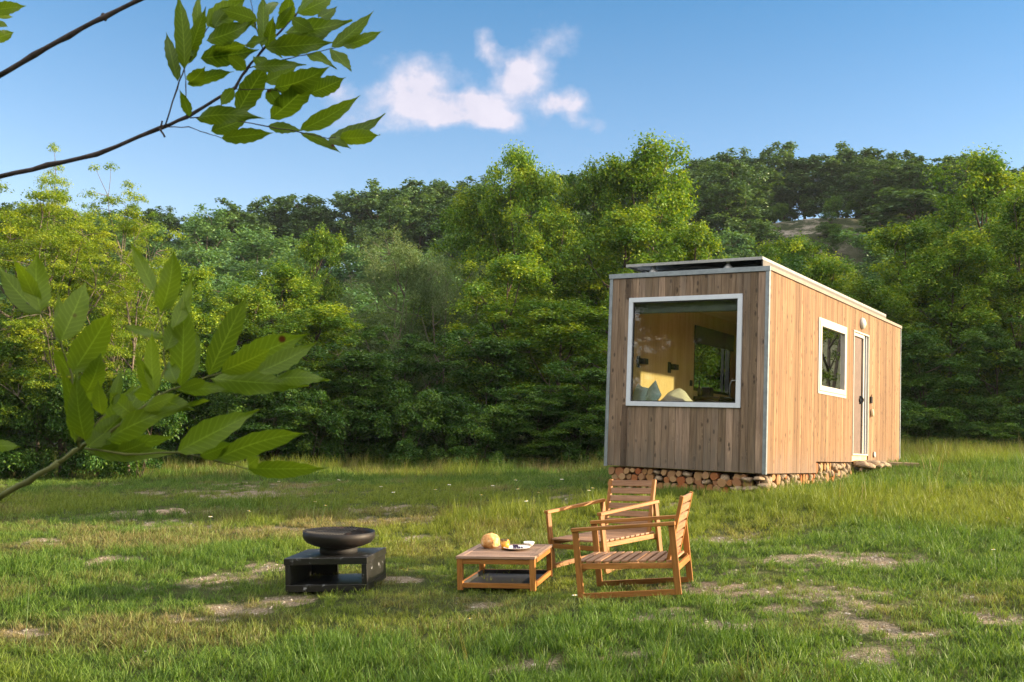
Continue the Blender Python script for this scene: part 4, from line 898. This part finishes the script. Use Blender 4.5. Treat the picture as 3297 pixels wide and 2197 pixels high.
def inside():
    P = cab
    def cobj(mb, name, mat, label, cat, bevel=0, group=None, sub=0, loc=None):
        """furniture in the cabin: own top-level thing standing in the cabin's frame"""
        o = mb.build(name, mat, None, bevel); o.matrix_world = Matrix.Translation(cab.location) @ Matrix.Rotation(cab.rotation_euler[2], 4, 'Z') @ (Matrix.Translation(loc) if loc else Matrix())
        if sub: m_ = o.modifiers.new('s', 'SUBSURF'); m_.levels = sub; m_.render_levels = sub
        return tag(o, label, cat, group)
    # bed
    b = MB(); b.box((.14, .25, .25), (2.0, 2.30, .55), 0); bed = cobj(b, 'bed', M['ply'], 'plywood bed platform behind the big front window', 'bed', .01)
    m_ = MB(); m_.box((.15, .27, .551), (1.98, 2.28, .78), 0); mt = m_.build('mattress', M['white_cloth'], bed, .04)
    # duvet: a soft rumpled mound
    d = MB(); nx, ny = 26, 26
    for j in range(ny + 1):
        for i in range(nx + 1):
            u = .16 + 1.7 * i / nx; v = .35 + 1.85 * j / ny; e = min(i, nx - i, j, ny - j) / 5; e = min(1, e) ** .5
            z = .78 + e * (.13 + .34 * math.exp(-((u - .42) / .3) ** 2 - ((v - 1.5) / .5) ** 2) + .05 * (vnoise(u, v, 5, 3)) + .02 * math.sin(u * 22 + v * 9)); d.v.append(Vector((u, v, float(z))))
    for j in range(ny):
        for i in range(nx): a = j * (nx + 1) + i; d.face((a, a + 1, a + nx + 2, a + nx + 1), None, .5, True)
    cobj(d, 'duvet', M['white_cloth'], 'pale rumpled duvet on the bed behind the front window', 'duvet')
    def pillow(c, s, rot, lab, mat):
        p = MB(); n = 14
        for side in (1, -1):
            b0 = len(p.v)
            for j in range(n + 1):
                for i in range(n + 1):
                    a = -1 + 2 * i / n; b_ = -1 + 2 * j / n; th = max(0, (1 - a ** 4) * (1 - b_ ** 4)) ** .6
                    k = 1 - .10 * (1 - abs(a)) * abs(b_) ** 3; k2 = 1 - .10 * (1 - abs(b_)) * abs(a) ** 3
                    p.v.append(Vector((a * s * k2, side * th * s * .30 * (1 + .25 * float(vnoise(a, b_, 3, side + 5) - .5)), b_ * s * k)))
            for j in range(n):
                for i in range(n):
                    q = b0 + j * (n + 1) + i; f = (q, q + 1, q + n + 2, q + n + 1); p.face(f if side < 0 else f[::-1], None, .5, True)
        o = cobj(p, 'pillow', mat, lab, 'pillow', group='teal pillows on the bed'); o.matrix_world = o.matrix_world @ Matrix.Translation(c) @ Matrix.Rotation(rot[2], 4, 'Z') @ Matrix.Rotation(rot[0], 4, 'X') @ Matrix.Rotation(rot[1], 4, 'Y')
    pillow((.34, .86, 1.10), .18, (R(-14), R(44), R(-30)), 'teal pillow tipped onto its corner by the window', M['teal_cloth'])
    pillow((.26, .58, 1.05), .19, (R(-10), R(12), R(-35)), 'teal pillow lying flat against the window side wall', M['teal_cloth'])
    # wall lamps / sockets on the far side wall (u=.12)
    for (v, w, sz, lb) in ((.76, 1.62, .06, 'black reading lamp on the plywood wall nearest the window'), (1.92, 1.62, .06, 'black reading lamp over the bed head in the middle')):
        q = MB(); q.box((.122, v - .05, w - .09), (.14, v + .05, w + .09), 2); q.box((.14, v + .04, w - .03), (.22, v + .18, w + .06), 2); cobj(q, 'reading_lamp', M['black'], lb, 'lamp', .004, 'reading lamps in the cabin')
    q = MB(); q.box((.122, 2.78, 1.37), (.135, 2.88, 1.47), 2); cobj(q, 'wall_socket', M['black'], 'small black wall socket left of the kitchen window', 'socket', .003)
    # counter with things
    q = MB(); q.box((.13, 3.0, .05), (.58, 4.9, 1.15), 2); q.box((.125, 2.95, 1.15), (.62, 4.95, 1.20), 1); cobj(q, 'counter', M['counter'], 'dark kitchen counter below the far side window', 'counter', .004)
    q = MB(); q.box((.18, 3.15, 1.201), (.34, 3.33, 1.37), 2); cobj(q, 'canister', M['counter'], 'dark square canister at the left end of the counter', 'canister', .01)
    q = MB(); q.lathe([(0, 1.201), (.10, 1.203), (.16, 1.22), (.165, 1.225), (.155, 1.225), (.0, 1.21)], 24, (.36, 3.75, 0)); cobj(q, 'plate', M['ceramic'], 'white plate on the dark kitchen counter', 'plate')
    q = MB(); q.tube([(.28, 4.25, 1.2), (.28, 4.25, 1.48), (.31, 4.25, 1.56), (.40, 4.27, 1.56), (.46, 4.27, 1.5)], .014, 10); cobj(q, 'tap', M['alu'], 'chrome kitchen tap curving over the sink', 'tap')
    q = MB(); q.box((.38, 4.4, 1.201), (.52, 4.6, 1.34), 2); cobj(q, 'wooden_box', M['ply'], 'small plywood box right of the tap', 'box', .006)
    q = MB(); q.lathe([(0, 1.201), (.03, 1.201), (.03, 1.33), (.012, 1.38), (.012, 1.48), (0, 1.48)], 14, (.2, 3.02, 0)); cobj(q, 'bottle', M['counter'], 'slim dark bottle at the near end of the counter', 'bottle')
    q = MB(); q.box((1.75, 5.9, .05), (2.35, 7.4, 2.2), 2); cobj(q, 'wardrobe', M['counter'], 'tall dark cupboard at the back of the cabin', 'cupboard', .01)
inside()
# foundation: dark footing with logs and stones stacked round it
def foundation():
    cm = Matrix.Translation(cab.location) @ Matrix.Rotation(cab.rotation_euler[2], 4, 'Z')
    f = MB(); f.box((.16, .2, -.75), (CW - .14, CL - .1, -.008), 1); f.box((CW - .139, .04, -.75), (CW - .10, CL - .1, .17), 1); o = f.build('foundation', M['soil'], None); o.matrix_world = cm; tag(o, 'dark earth footing in the gap beneath the cabin floor', 'foundation')
    rr = random.Random(11)
    def logm():
        b = MB(); n = 12; prof = [1 + rr.uniform(-.14, .14) for _ in range(n)]; fl = rr.choice([0, 0, 1])
        ring = []
        for (y, k) in ((0, .90), (.012, 1), (.3, 1)):
            r0 = len(b.v)
            for i in range(n):
                t = 2 * math.pi * i / n; r = prof[i] * k * .5
                if fl and math.sin(t) > .3: r *= .8
                b.v.append(Vector((math.cos(t) * r, y, math.sin(t) * r)))
            ring.append(r0)
        b.face([ring[0] + i for i in range(n)])
        for a, c in zip(ring, ring[1:]):
            for i in range(n): j = (i + 1) % n; b.face((a + i, a + j, c + j, c + i)[::-1], None, .5, True)
        me = b.build('log', M['log']); C.objects.unlink(me); return me
    def stonem():
        import bmesh
        bm = bmesh.new(); bmesh.ops.create_icosphere(bm, subdivisions=3, radius=.5)
        sd = rr.random() * 50; from mathutils import noise as N
        for v in bm.verts:
            p = v.co.copy(); p = Vector([math.copysign(abs(c) ** .75, c) for c in p]) * .62
            v.co = p * (1 + .42 * N.noise(p * 2.2 + Vector((sd, 0, 0))) + .08 * N.noise(p * 7 + Vector((0, sd, 0))))
        for q in bm.faces: q.smooth = True
        me = bpy.data.meshes.new('stone'); bm.to_mesh(me); bm.free(); me.materials.append(M['stone']); return bpy.data.objects.new('stone', me)
    logs = [logm() for _ in range(5)]; stones = [stonem() for _ in range(5)]
    def put(src, loc, sc_, rot, label, group, cat):
        o = src.copy(); C.objects.link(o); o.matrix_world = cm @ Matrix.Translation(loc) @ Matrix.Rotation(rot[2], 4, 'Z') @ Matrix.Rotation(rot[1], 4, 'Y') @ Matrix.Diagonal((*sc_, 1)); tag(o, label, cat, group)
    def groundw(u, v):
        p = CR[:, 0] * 0; x = 1.4705 + u * .83637 + v * .54817; y = 16.1713 - u * .54817 + v * .83637; return gz1(x, y) - 1.2096
    # front face
    z = -.06; row = 0
    while z > -.52:
        u = .03 + (row % 2) * .05; 
        while u < CW - .35:
            d = rr.uniform(.085, .15)
            if groundw(u, 0) - .06 < z and z + d / 2 < .03:
                zz = min(z + rr.uniform(-.012, .012), -.014 - d / 2)
                if rr.random() < .13: put(rr.choice(stones), (u + d * .6, .10, zz), (d * 1.5, .2, d * .95), (0, rr.uniform(-.2, .2), 0), 'rounded pale stone wedged among the logs below the front wall', 'stones in the stack under the cabin front', 'stone'); u += d * .45
                else: put(rr.choice(logs), (u + d / 2, .035 + rr.uniform(-.02, .03), zz), (d, 1, d * rr.uniform(.8, 1.05)), (0, rr.random() * 6, 0), 'sawn log end in the stack below the front wall', 'logs stacked under the cabin front', 'log')
            u += d * .97
        z -= .098; row += 1
    # corner stones
    for (u, v, w, sx, sz) in ((2.22, .06, -.10, .2, .1), (2.38, .07, -.07, .2, .08), (2.30, .05, -.22, .34, .1), (2.46, .08, -.18, .24, .12), (2.1, .07, -.22, .2, .12), (2.4, .07, -.34, .3, .12), (2.15, .08, -.33, .25, .14)):
        put(rr.choice(stones), (u, v, w), (sx, .24, sz), (0, rr.uniform(-.15, .15), 0), 'grey stone piled under the near corner of the cabin', 'stones under the near cabin corner', 'stone')
    # side face: split chunks
    v = .1
    while v < 4.3:
        d = rr.uniform(.05, .16); top = (-.012 if v < 2.30 else .16); z = top; g = groundw(CW, v) - .08
        while z > g:
            h = rr.uniform(.06, .2); z2 = z - h
            if rr.random() < .62: put(rr.choice(stones), (CW - .07, v + d / 2, (z + z2) / 2), (.2, d * 1.12, h * 1.12), (0, 0, rr.uniform(-.2, .2)), 'split pale piece wedged upright below the sunny side wall', 'split pieces stacked under the cabin side', 'stone')
            else: put(rr.choice(logs), (CW - .03 + rr.uniform(-.02, .02), v + d / 2, (z + z2) / 2), (d * 1.05, 1, h), (0, 0, math.pi / 2), 'sawn log end in the stack below the sunny side wall', 'logs stacked under the cabin side', 'log')
            z = z2
        v += d * 1.02
    # door step and slab
    for k in range(5):
        put(rr.choice(stones), (CW + .12 + .03 * k, DY0 + .12 + k * .2, .16 - .03 * (k % 2)), (.4, .3, .16), (0, 0, rr.uniform(-.3, .3)), 'rough stone forming the door step', 'stones of the door step', 'stone')
    p = onground(2075, 1076); b = MB(); b.box((-.1, -.27, -.03), (.1, .27, .03), 1); o = b.build('plank', M['stone'], None, .01); o.location = (p[0], p[1], p[2] + .07); o.rotation_euler = (0, R(-3), R(70)); tag(o, 'pale timber plank lying in the grass by the back corner of the cabin', 'plank')
    for k, s in enumerate((-.3, .35)):
        st = stones[k].copy(); C.objects.link(st); st.location = (p[0] + s, p[1] - .05, p[2] + .03); st.scale = (.2, .2, .14); tag(st, 'stone propping up the pale plank', 'stone', 'stones under the plank')
    # stones in the left meadow
    for k, (px, py, s) in enumerate(((408, 1177, .45), (372, 1182, .4))):
        p = onground(px, py); st = stones[k + 2].copy(); st.name = 'rock'; C.objects.link(st); st.location = (p[0], p[1], p[2]); st.scale = (s, s * .6, s * .4); tag(st, ['larger pale rock in the left meadow', 'smaller pale rock in the left meadow, left of the larger one'][k], 'rock')
foundation()
def keytag():
    cm = Matrix.Translation(cab.location) @ Matrix.Rotation(cab.rotation_euler[2], 4, 'Z')
    q = MB(); q.tube([(CW + .03, 5.41, 1.235), (CW + .032, 5.42, 1.14)], .006, 6); q.tube([(CW + .032, 5.42, 1.14), (CW + .032, 5.42, 1.08), (CW + .032, 5.42, 1.0)], [.018, .03, .034], 10)
    o = q.build('tassel', simple('cream_tassel', (.72, .55, .34), .9), None); o.matrix_world = cm; tag(o, 'cream tassel hanging from the black key box beside the door', 'tassel')
keytag()

# ------------------------------------------------------------------ furniture
def rodr(x, y):
    a = math.hypot(x, y) + 1e-12; return Matrix.Rotation(a, 4, Vector((x / a, y / a, 0)))
def pose(o, yaw, tx, ty, loc): o.matrix_world = Matrix.Translation(loc) @ rodr(tx, ty) @ Matrix.Rotation(yaw, 4, 'Z')
def armchair():
    root = empty('armchair'); h = .756 / 2; l = .854 / 2; H = .58; lt = .03; lw = .052
    for s in (-1, 1):
        x = s * (h - lt / 2)
        m = MB(); m.box((x - lt / 2, l - lw, 0), (x + lt / 2, l, H - .031), 2); m.build('leg', M['teak'], root, .003)
        m = MB(); m.bar((x, -l + lw / 2, 0), (x, -l + lw / 2, H - .031), lt, lw, (0, 1, 0)); m.build('leg', M['teak'], root, .003)
        m = MB(); m.box((x - .028, -l - .005, H - .03), (x + .028, l + .005, H), 1); m.build('armrest', M['teak'], root, .004)
        m = MB(); m.box((x - .013, -l + lw, .0), (x + .013, l - lw, .045), 1); m.build('bottom_rail', M['teak'], root, .002)
        m = MB(); m.bar((x - s * .03, l - .02, .262), (x - s * .03, -l + .02, .228), .03, .045); m.build('seat_rail', M['teak'], root, .003)
    sx = h - .05; m = MB(); n = 11
    for i in range(n):
        y = l - .035 - i * (2 * l - .11) / (n - 1); z = .298 - .034 * i / (n - 1); m.bar((-sx, y, z), (sx, y, z), .058, .018)
    m.build('seat', M['teak_seat'], root, .003)
    m = MB(); m.box((-h + lt, -l + .006, .185), (h - lt, -l + .03, .235), 0); m.box((-h + lt, l - .04, .205), (h - lt, l - .015, .25), 0); m.build('stretcher', M['teak'], root, .003)
    # reclined slatted backrest
    b0 = Vector((0, -.33, .25)); b1 = Vector((0, -.50, .775)); ax = (b1 - b0).normalized(); nr = Vector((0, ax.z, -ax.y)); bw = h - .062
    m = MB()
    for s in (-1, 1): m.bar(b0 + Vector((s * (bw - .02), 0, 0)), b1 + Vector((s * (bw - .02), 0, 0)), .04, .03, nr)
    m.build('backrest_frame', M['teak'], root, .004)
    m = MB(); L = (b1 - b0).length; n = 7; pitch = L / n
    for i in range(n):
        c = b0 + ax * (pitch * (i + .5)); m.bar(c + Vector((-bw + .041, 0, 0)), c + Vector((bw - .041, 0, 0)), pitch - .020, .02, nr) if False else m.bar(c + Vector((-bw + .041, 0, 0)), c + Vector((bw - .041, 0, 0)), .02, pitch - .020, ax)
    m.build('backrest', M['teak_seat'], root, .003)
    return root
ch = armchair(); pose(ch, 1.27342545, -.0138, -.1285, (1.1462, 9.1805, .316)); tag(ch, 'slatted teak armchair nearer the viewer, seen side-on facing the low table', 'armchair', 'teak armchairs on the grass')
c2 = copy_tree(ch); pose(c2, 2.3071, .0532, -.1338, (1.0447, 10.856, .3438)); tag(c2, 'slatted teak armchair farther back, its backrest facing the cabin', 'armchair', 'teak armchairs on the grass')
tb = empty('coffee_table'); TW, TD, TH = .713, .812, .30
def table():
    for (x, y) in ((0, 0), (TW - .05, 0), (0, TD - .05), (TW - .05, TD - .05)):
        m = MB(); m.box((x, y, 0), (x + .05, y + .05, TH - .023), 2); m.build('leg', M['teak'], tb, .003)
    m = MB()
    for z0, z1 in ((TH - .07, TH - .024), (.02, .062)):
        m = MB(); m.box((.05, .008, z0), (TW - .05, .03, z1), 0); m.box((.05, TD - .03, z0), (TW - .05, TD - .008, z1), 0); m.box((.008, .05, z0), (.03, TD - .05, z1), 1); m.box((TW - .03, .05, z0), (TW - .008, TD - .05, z1), 1)
        m.build('apron' if z0 > .1 else 'bottom_rail', M['teak'], tb, .002)
    m = MB(); b = .055
    m.box((-.006, -.006, TH - .022), (TW + .006, b, TH), 0); m.box((-.006, TD - b, TH - .022), (TW + .006, TD + .006, TH), 0); m.box((-.006, b + .002, TH - .022), (b, TD - b - .002, TH), 1); m.box((TW - b, b + .002, TH - .022), (TW + .006, TD - b - .002, TH), 1)
    n = 10; y = b + .006; w = (TD - 2 * b - .012) / n
    for i in range(n): m.box((b + .002, y + i * w + .005, TH - .02), (TW - b - .002, y + (i + 1) * w - .005, TH - .002), 0)
    m.build('tabletop', M['teak_top'], tb, .002)
    m = MB(); m.box((.031, .031, .012), (TW - .031, TD - .031, .026), 1); m.box((.031, .031, .026), (.037, TD - .031, .058), 1); m.box((.037, TD - .037, .026), (TW - .031, TD - .031, .058), 0); m.build('tray', M['dark'], tb)
table(); pose(tb, -.2336, .035, -.0656, (-.3966, 9.706, .1813)); tag(tb, 'low square slatted teak table carrying bread and a plate', 'table')
TMX = tb.matrix_world.copy()
def ontable(px, py, h=TH):
    """point of the table top under a pixel of the photograph"""
    o = TMX.inverted() @ Vector(EYE); d = (TMX.inverted().to_3x3() @ Vector(ray(px, py))); s = (h - o.z) / d.z; return o + d * s
def z6(x, y): return (1420 + x * .36549) / K, (1500 + y * .36549) / K
def onto(o, p, dz=0, rz=0): o.matrix_world = TMX @ Matrix.Translation((p.x, p.y, TH + dz)) @ Matrix.Rotation(rz, 4, 'Z')
p = ontable(*z6(432, 722)); print('bread', p)
b = MB(); prof = [(0, 0), (.055, .0), (.082, .02), (.091, .05), (.086, .083), (.066, .112), (.033, .132), (0, .137)]; b.lathe(prof, 26, wob=.06)
o = b.build('bread_loaf', M['bread'], None); onto(o, p); tag(o, 'round crusty bread loaf standing on the low table', 'bread')
me = o.data
for v in me.vertices: v.co += v.co.normalized() * float(vnoise(v.co.x * 1 + v.co.z, v.co.y + v.co.z * .7, 28, 3) - .5) * .018
p = ontable(*z6(566, 735)); g = empty('juice_glass')
b = MB(); b.lathe([(.0405, .068), (.0425, .09), (.0405, .09), (.0385, .072)], 20); gb = b.build('glass', M['drink'], g)
b = MB(); b.lathe([(0, .004), (.036, .004), (.041, .07), (0, .07)], 20); b.build('juice', M['juice'], g); onto(g, p); tag(g, 'short tumbler of orange juice between the bread and the plate', 'glass')
p = ontable(*z6(668, 738)); b = MB(); b.lathe([(0, .002), (.07, .002), (.08, .004), (.125, .022), (.128, .024), (.122, .025), (.078, .009), (0, .008)], 40); o = b.build('plate', M['ceramic'], None); onto(o, p); tag(o, 'white round plate of grapes on the low table', 'plate')
rr = random.Random(2); g = empty('grape_bunch'); onto(g, p, .009); tag(g, 'small bunch of dark grapes on the white plate', 'grapes')
for k in range(16):
    b = MB(); r = .0105; cx, cy = rr.gauss(0, .022), rr.gauss(0, .018); z = r + (.014 if k > 9 else 0); b.lathe([(0, -r)] + [(r * math.cos(a), r * math.sin(a)) for a in np.linspace(-1.3, 1.3, 7)] + [(0, r)], 10, (cx, cy, z)); b.build('grape', M['berry'], g)
p2 = ontable(*z6(775, 712)); b = MB(); b.lathe([(0, .001), (.028, .001), (.05, .03), (.052, .045), (.049, .045), (.046, .03), (.025, .006), (0, .006)], 24); o = b.build('bowl', M['ceramic'], None); onto(o, p2); tag(o, 'small pale bowl beside the plate at the back of the low table', 'bowl')
# fire pit
FP = empty('fire_pit_stand'); S = 1.2; fw_, fd, fh = .755, .62, .30
def firepit():
    t_ = .062
    m = MB(); m.box((-.008, -.008, fh - t_), (fw_ + .008, fd + .008, fh), 0); m.build('top', M['blackpaint'], FP, .006)
    for x in (0, fw_ - t_ * .8): m = MB(); m.box((x, 0, t_ + .001), (x + t_ * .8, fd, fh - t_ - .001), 2); m.build('side_panel', M['blackpaint'], FP, .004)
    m = MB(); m.box((0, 0, 0), (fw_, fd, t_), 0); m.build('base', M['blackpaint'], FP, .004)
    m = MB(); m.box((t_ * .8, fd - .05, t_ + .001), (.30, fd - .02, fh - t_ - .001), 2); m.build('back_panel', M['black'], FP)
firepit(); loc = (EYE + (np.array([-1.6035, 8.0779, .3407]) - EYE) * S); pose(FP, -.155, .0278, -.0827, loc)
tag(FP, 'black open box stand on the grass carrying the fire bowl', 'stand')
fb = empty('fire_bowl'); fb.matrix_world = FP.matrix_world @ Matrix.Translation((fw_ * .53, fd * .5, fh)) @ Matrix.Rotation(R(3.2), 4, 'Y') @ Matrix.Scale(.93, 4); tag(fb, 'wide shallow rusty steel fire bowl on the black stand', 'fire bowl')
b = MB(); b.lathe([(0, .060), (.17, .062), (.25, .080), (.315, .108), (.345, .142), (.353, .170), (.353, .215), (.347, .216), (.345, .175), (.335, .15), (.30, .12), (.23, .092), (.15, .074), (0, .072)], 48); b.build('bowl', M['rust'], fb)
b = MB(); b.lathe([(.0, .001), (.185, .001), (.185, .066), (0, .066)], 36); b.build('foot', simple('sooty_steel', (.010, .009, .009), .75, 0, .3), fb)
b = MB()
for k in range(14):
    x = -.29 + k * .030; yy = math.sqrt(max(0, .335 ** 2 - x * x)) * .95; b.tube([(x, -yy, .21), (x, yy, .21)], .003, 5)
for y in (-.2, 0, .2): b.tube([(-.27, y, .203), (.12, y, .203)], .004, 5)
b.build('grill_grate', M['black'], fb)

# ------------------------------------------------------------------ flowers and stems
wm = simple('white_petals', (.8, .8, .74), .6); ym = simple('yellow_centre', (.7, .45, .05), .6); sm_ = simple('green_stem', (.08, .14, .03), .6)
def flower(h):
    r = empty('flower'); b = MB(); b.tube([(0, 0, -.02), (.006, 0, h * .5), (0, .004, h)], [.0016, .0014, .0012], 5); b.build('stem', sm_, r)
    b = MB(); n = 9
    for k in range(n):
        a = 2 * math.pi * k / n; d = Vector((math.cos(a), math.sin(a), 0)); s = Vector((-d.y, d.x, 0)); c = Vector((0, .004, h)); q = len(b.v)
        b.v += [c + d * .004, c + d * .012 + s * .005 + Vector((0, 0, .002)), c + d * .019, c + d * .012 - s * .005 + Vector((0, 0, .002))]; b.face((q, q + 1, q + 2, q + 3))
    b.build('petals', wm, r); b = MB(); b.lathe([(0, .006), (.004, .004), (.005, 0)], 8, (0, .004, h)); b.build('centre', ym, r); return r
f0 = flower(.2)
spots = [(1322, 1440), (1215, 1205), (1195, 1175), (1130, 1165), (1345, 1180), (720, 1205), (735, 1215), (770, 1145), (1100, 1190), (560, 1230), (480, 1245), (2305, 1240), (1085, 1500), (1180, 1150), (1360, 1175), (905, 1180), (1240, 1185), (870, 1165), (1000, 1175), (1290, 1150), (1030, 1160), (640, 1150), (1140, 1330), (2290, 1325)]
for i, (px, py) in enumerate(spots):
    o = f0 if i == 0 else copy_tree(f0); p = onground(px, py); o.location = p; o.scale = (1.15,) * 3 if p[1] < 12 else (1.5,) * 3; o.rotation_euler = (rng.uniform(-.2, .2), rng.uniform(-.2, .2), rng.random() * 6)
    tag(o, 'small white daisy in the meadow grass', 'flower', 'white daisies in the grass')
p = onground(48, 1580); b = MB(); b.tube([p, p + np.array([.005, 0, .35]), p + np.array([.0, 0, .72])], [.0035, .003, .0012], 6)
o = b.build('tall_stem', sm_, None); tag(o, 'tall thin dark weed stem at the bottom left corner', 'plant')

# ------------------------------------------------------------------ air
hz = MB(); hz.box((-760, -170, -22), (760, 960, 32), 1); ho = hz.build('haze', None, None) if False else None
hm, ht = newmat('haze'); ht.n('ShaderNodeOutputMaterial', {1: ht.n('ShaderNodeVolumePrincipled', {'Color': (.80, .90, 1.0, 1), 'Density': .0002, 'Anisotropy': .2})})
ho = hz.build('haze', hm); tag(ho, 'thin bluish air over the meadow and hillside', 'haze', kind='stuff')
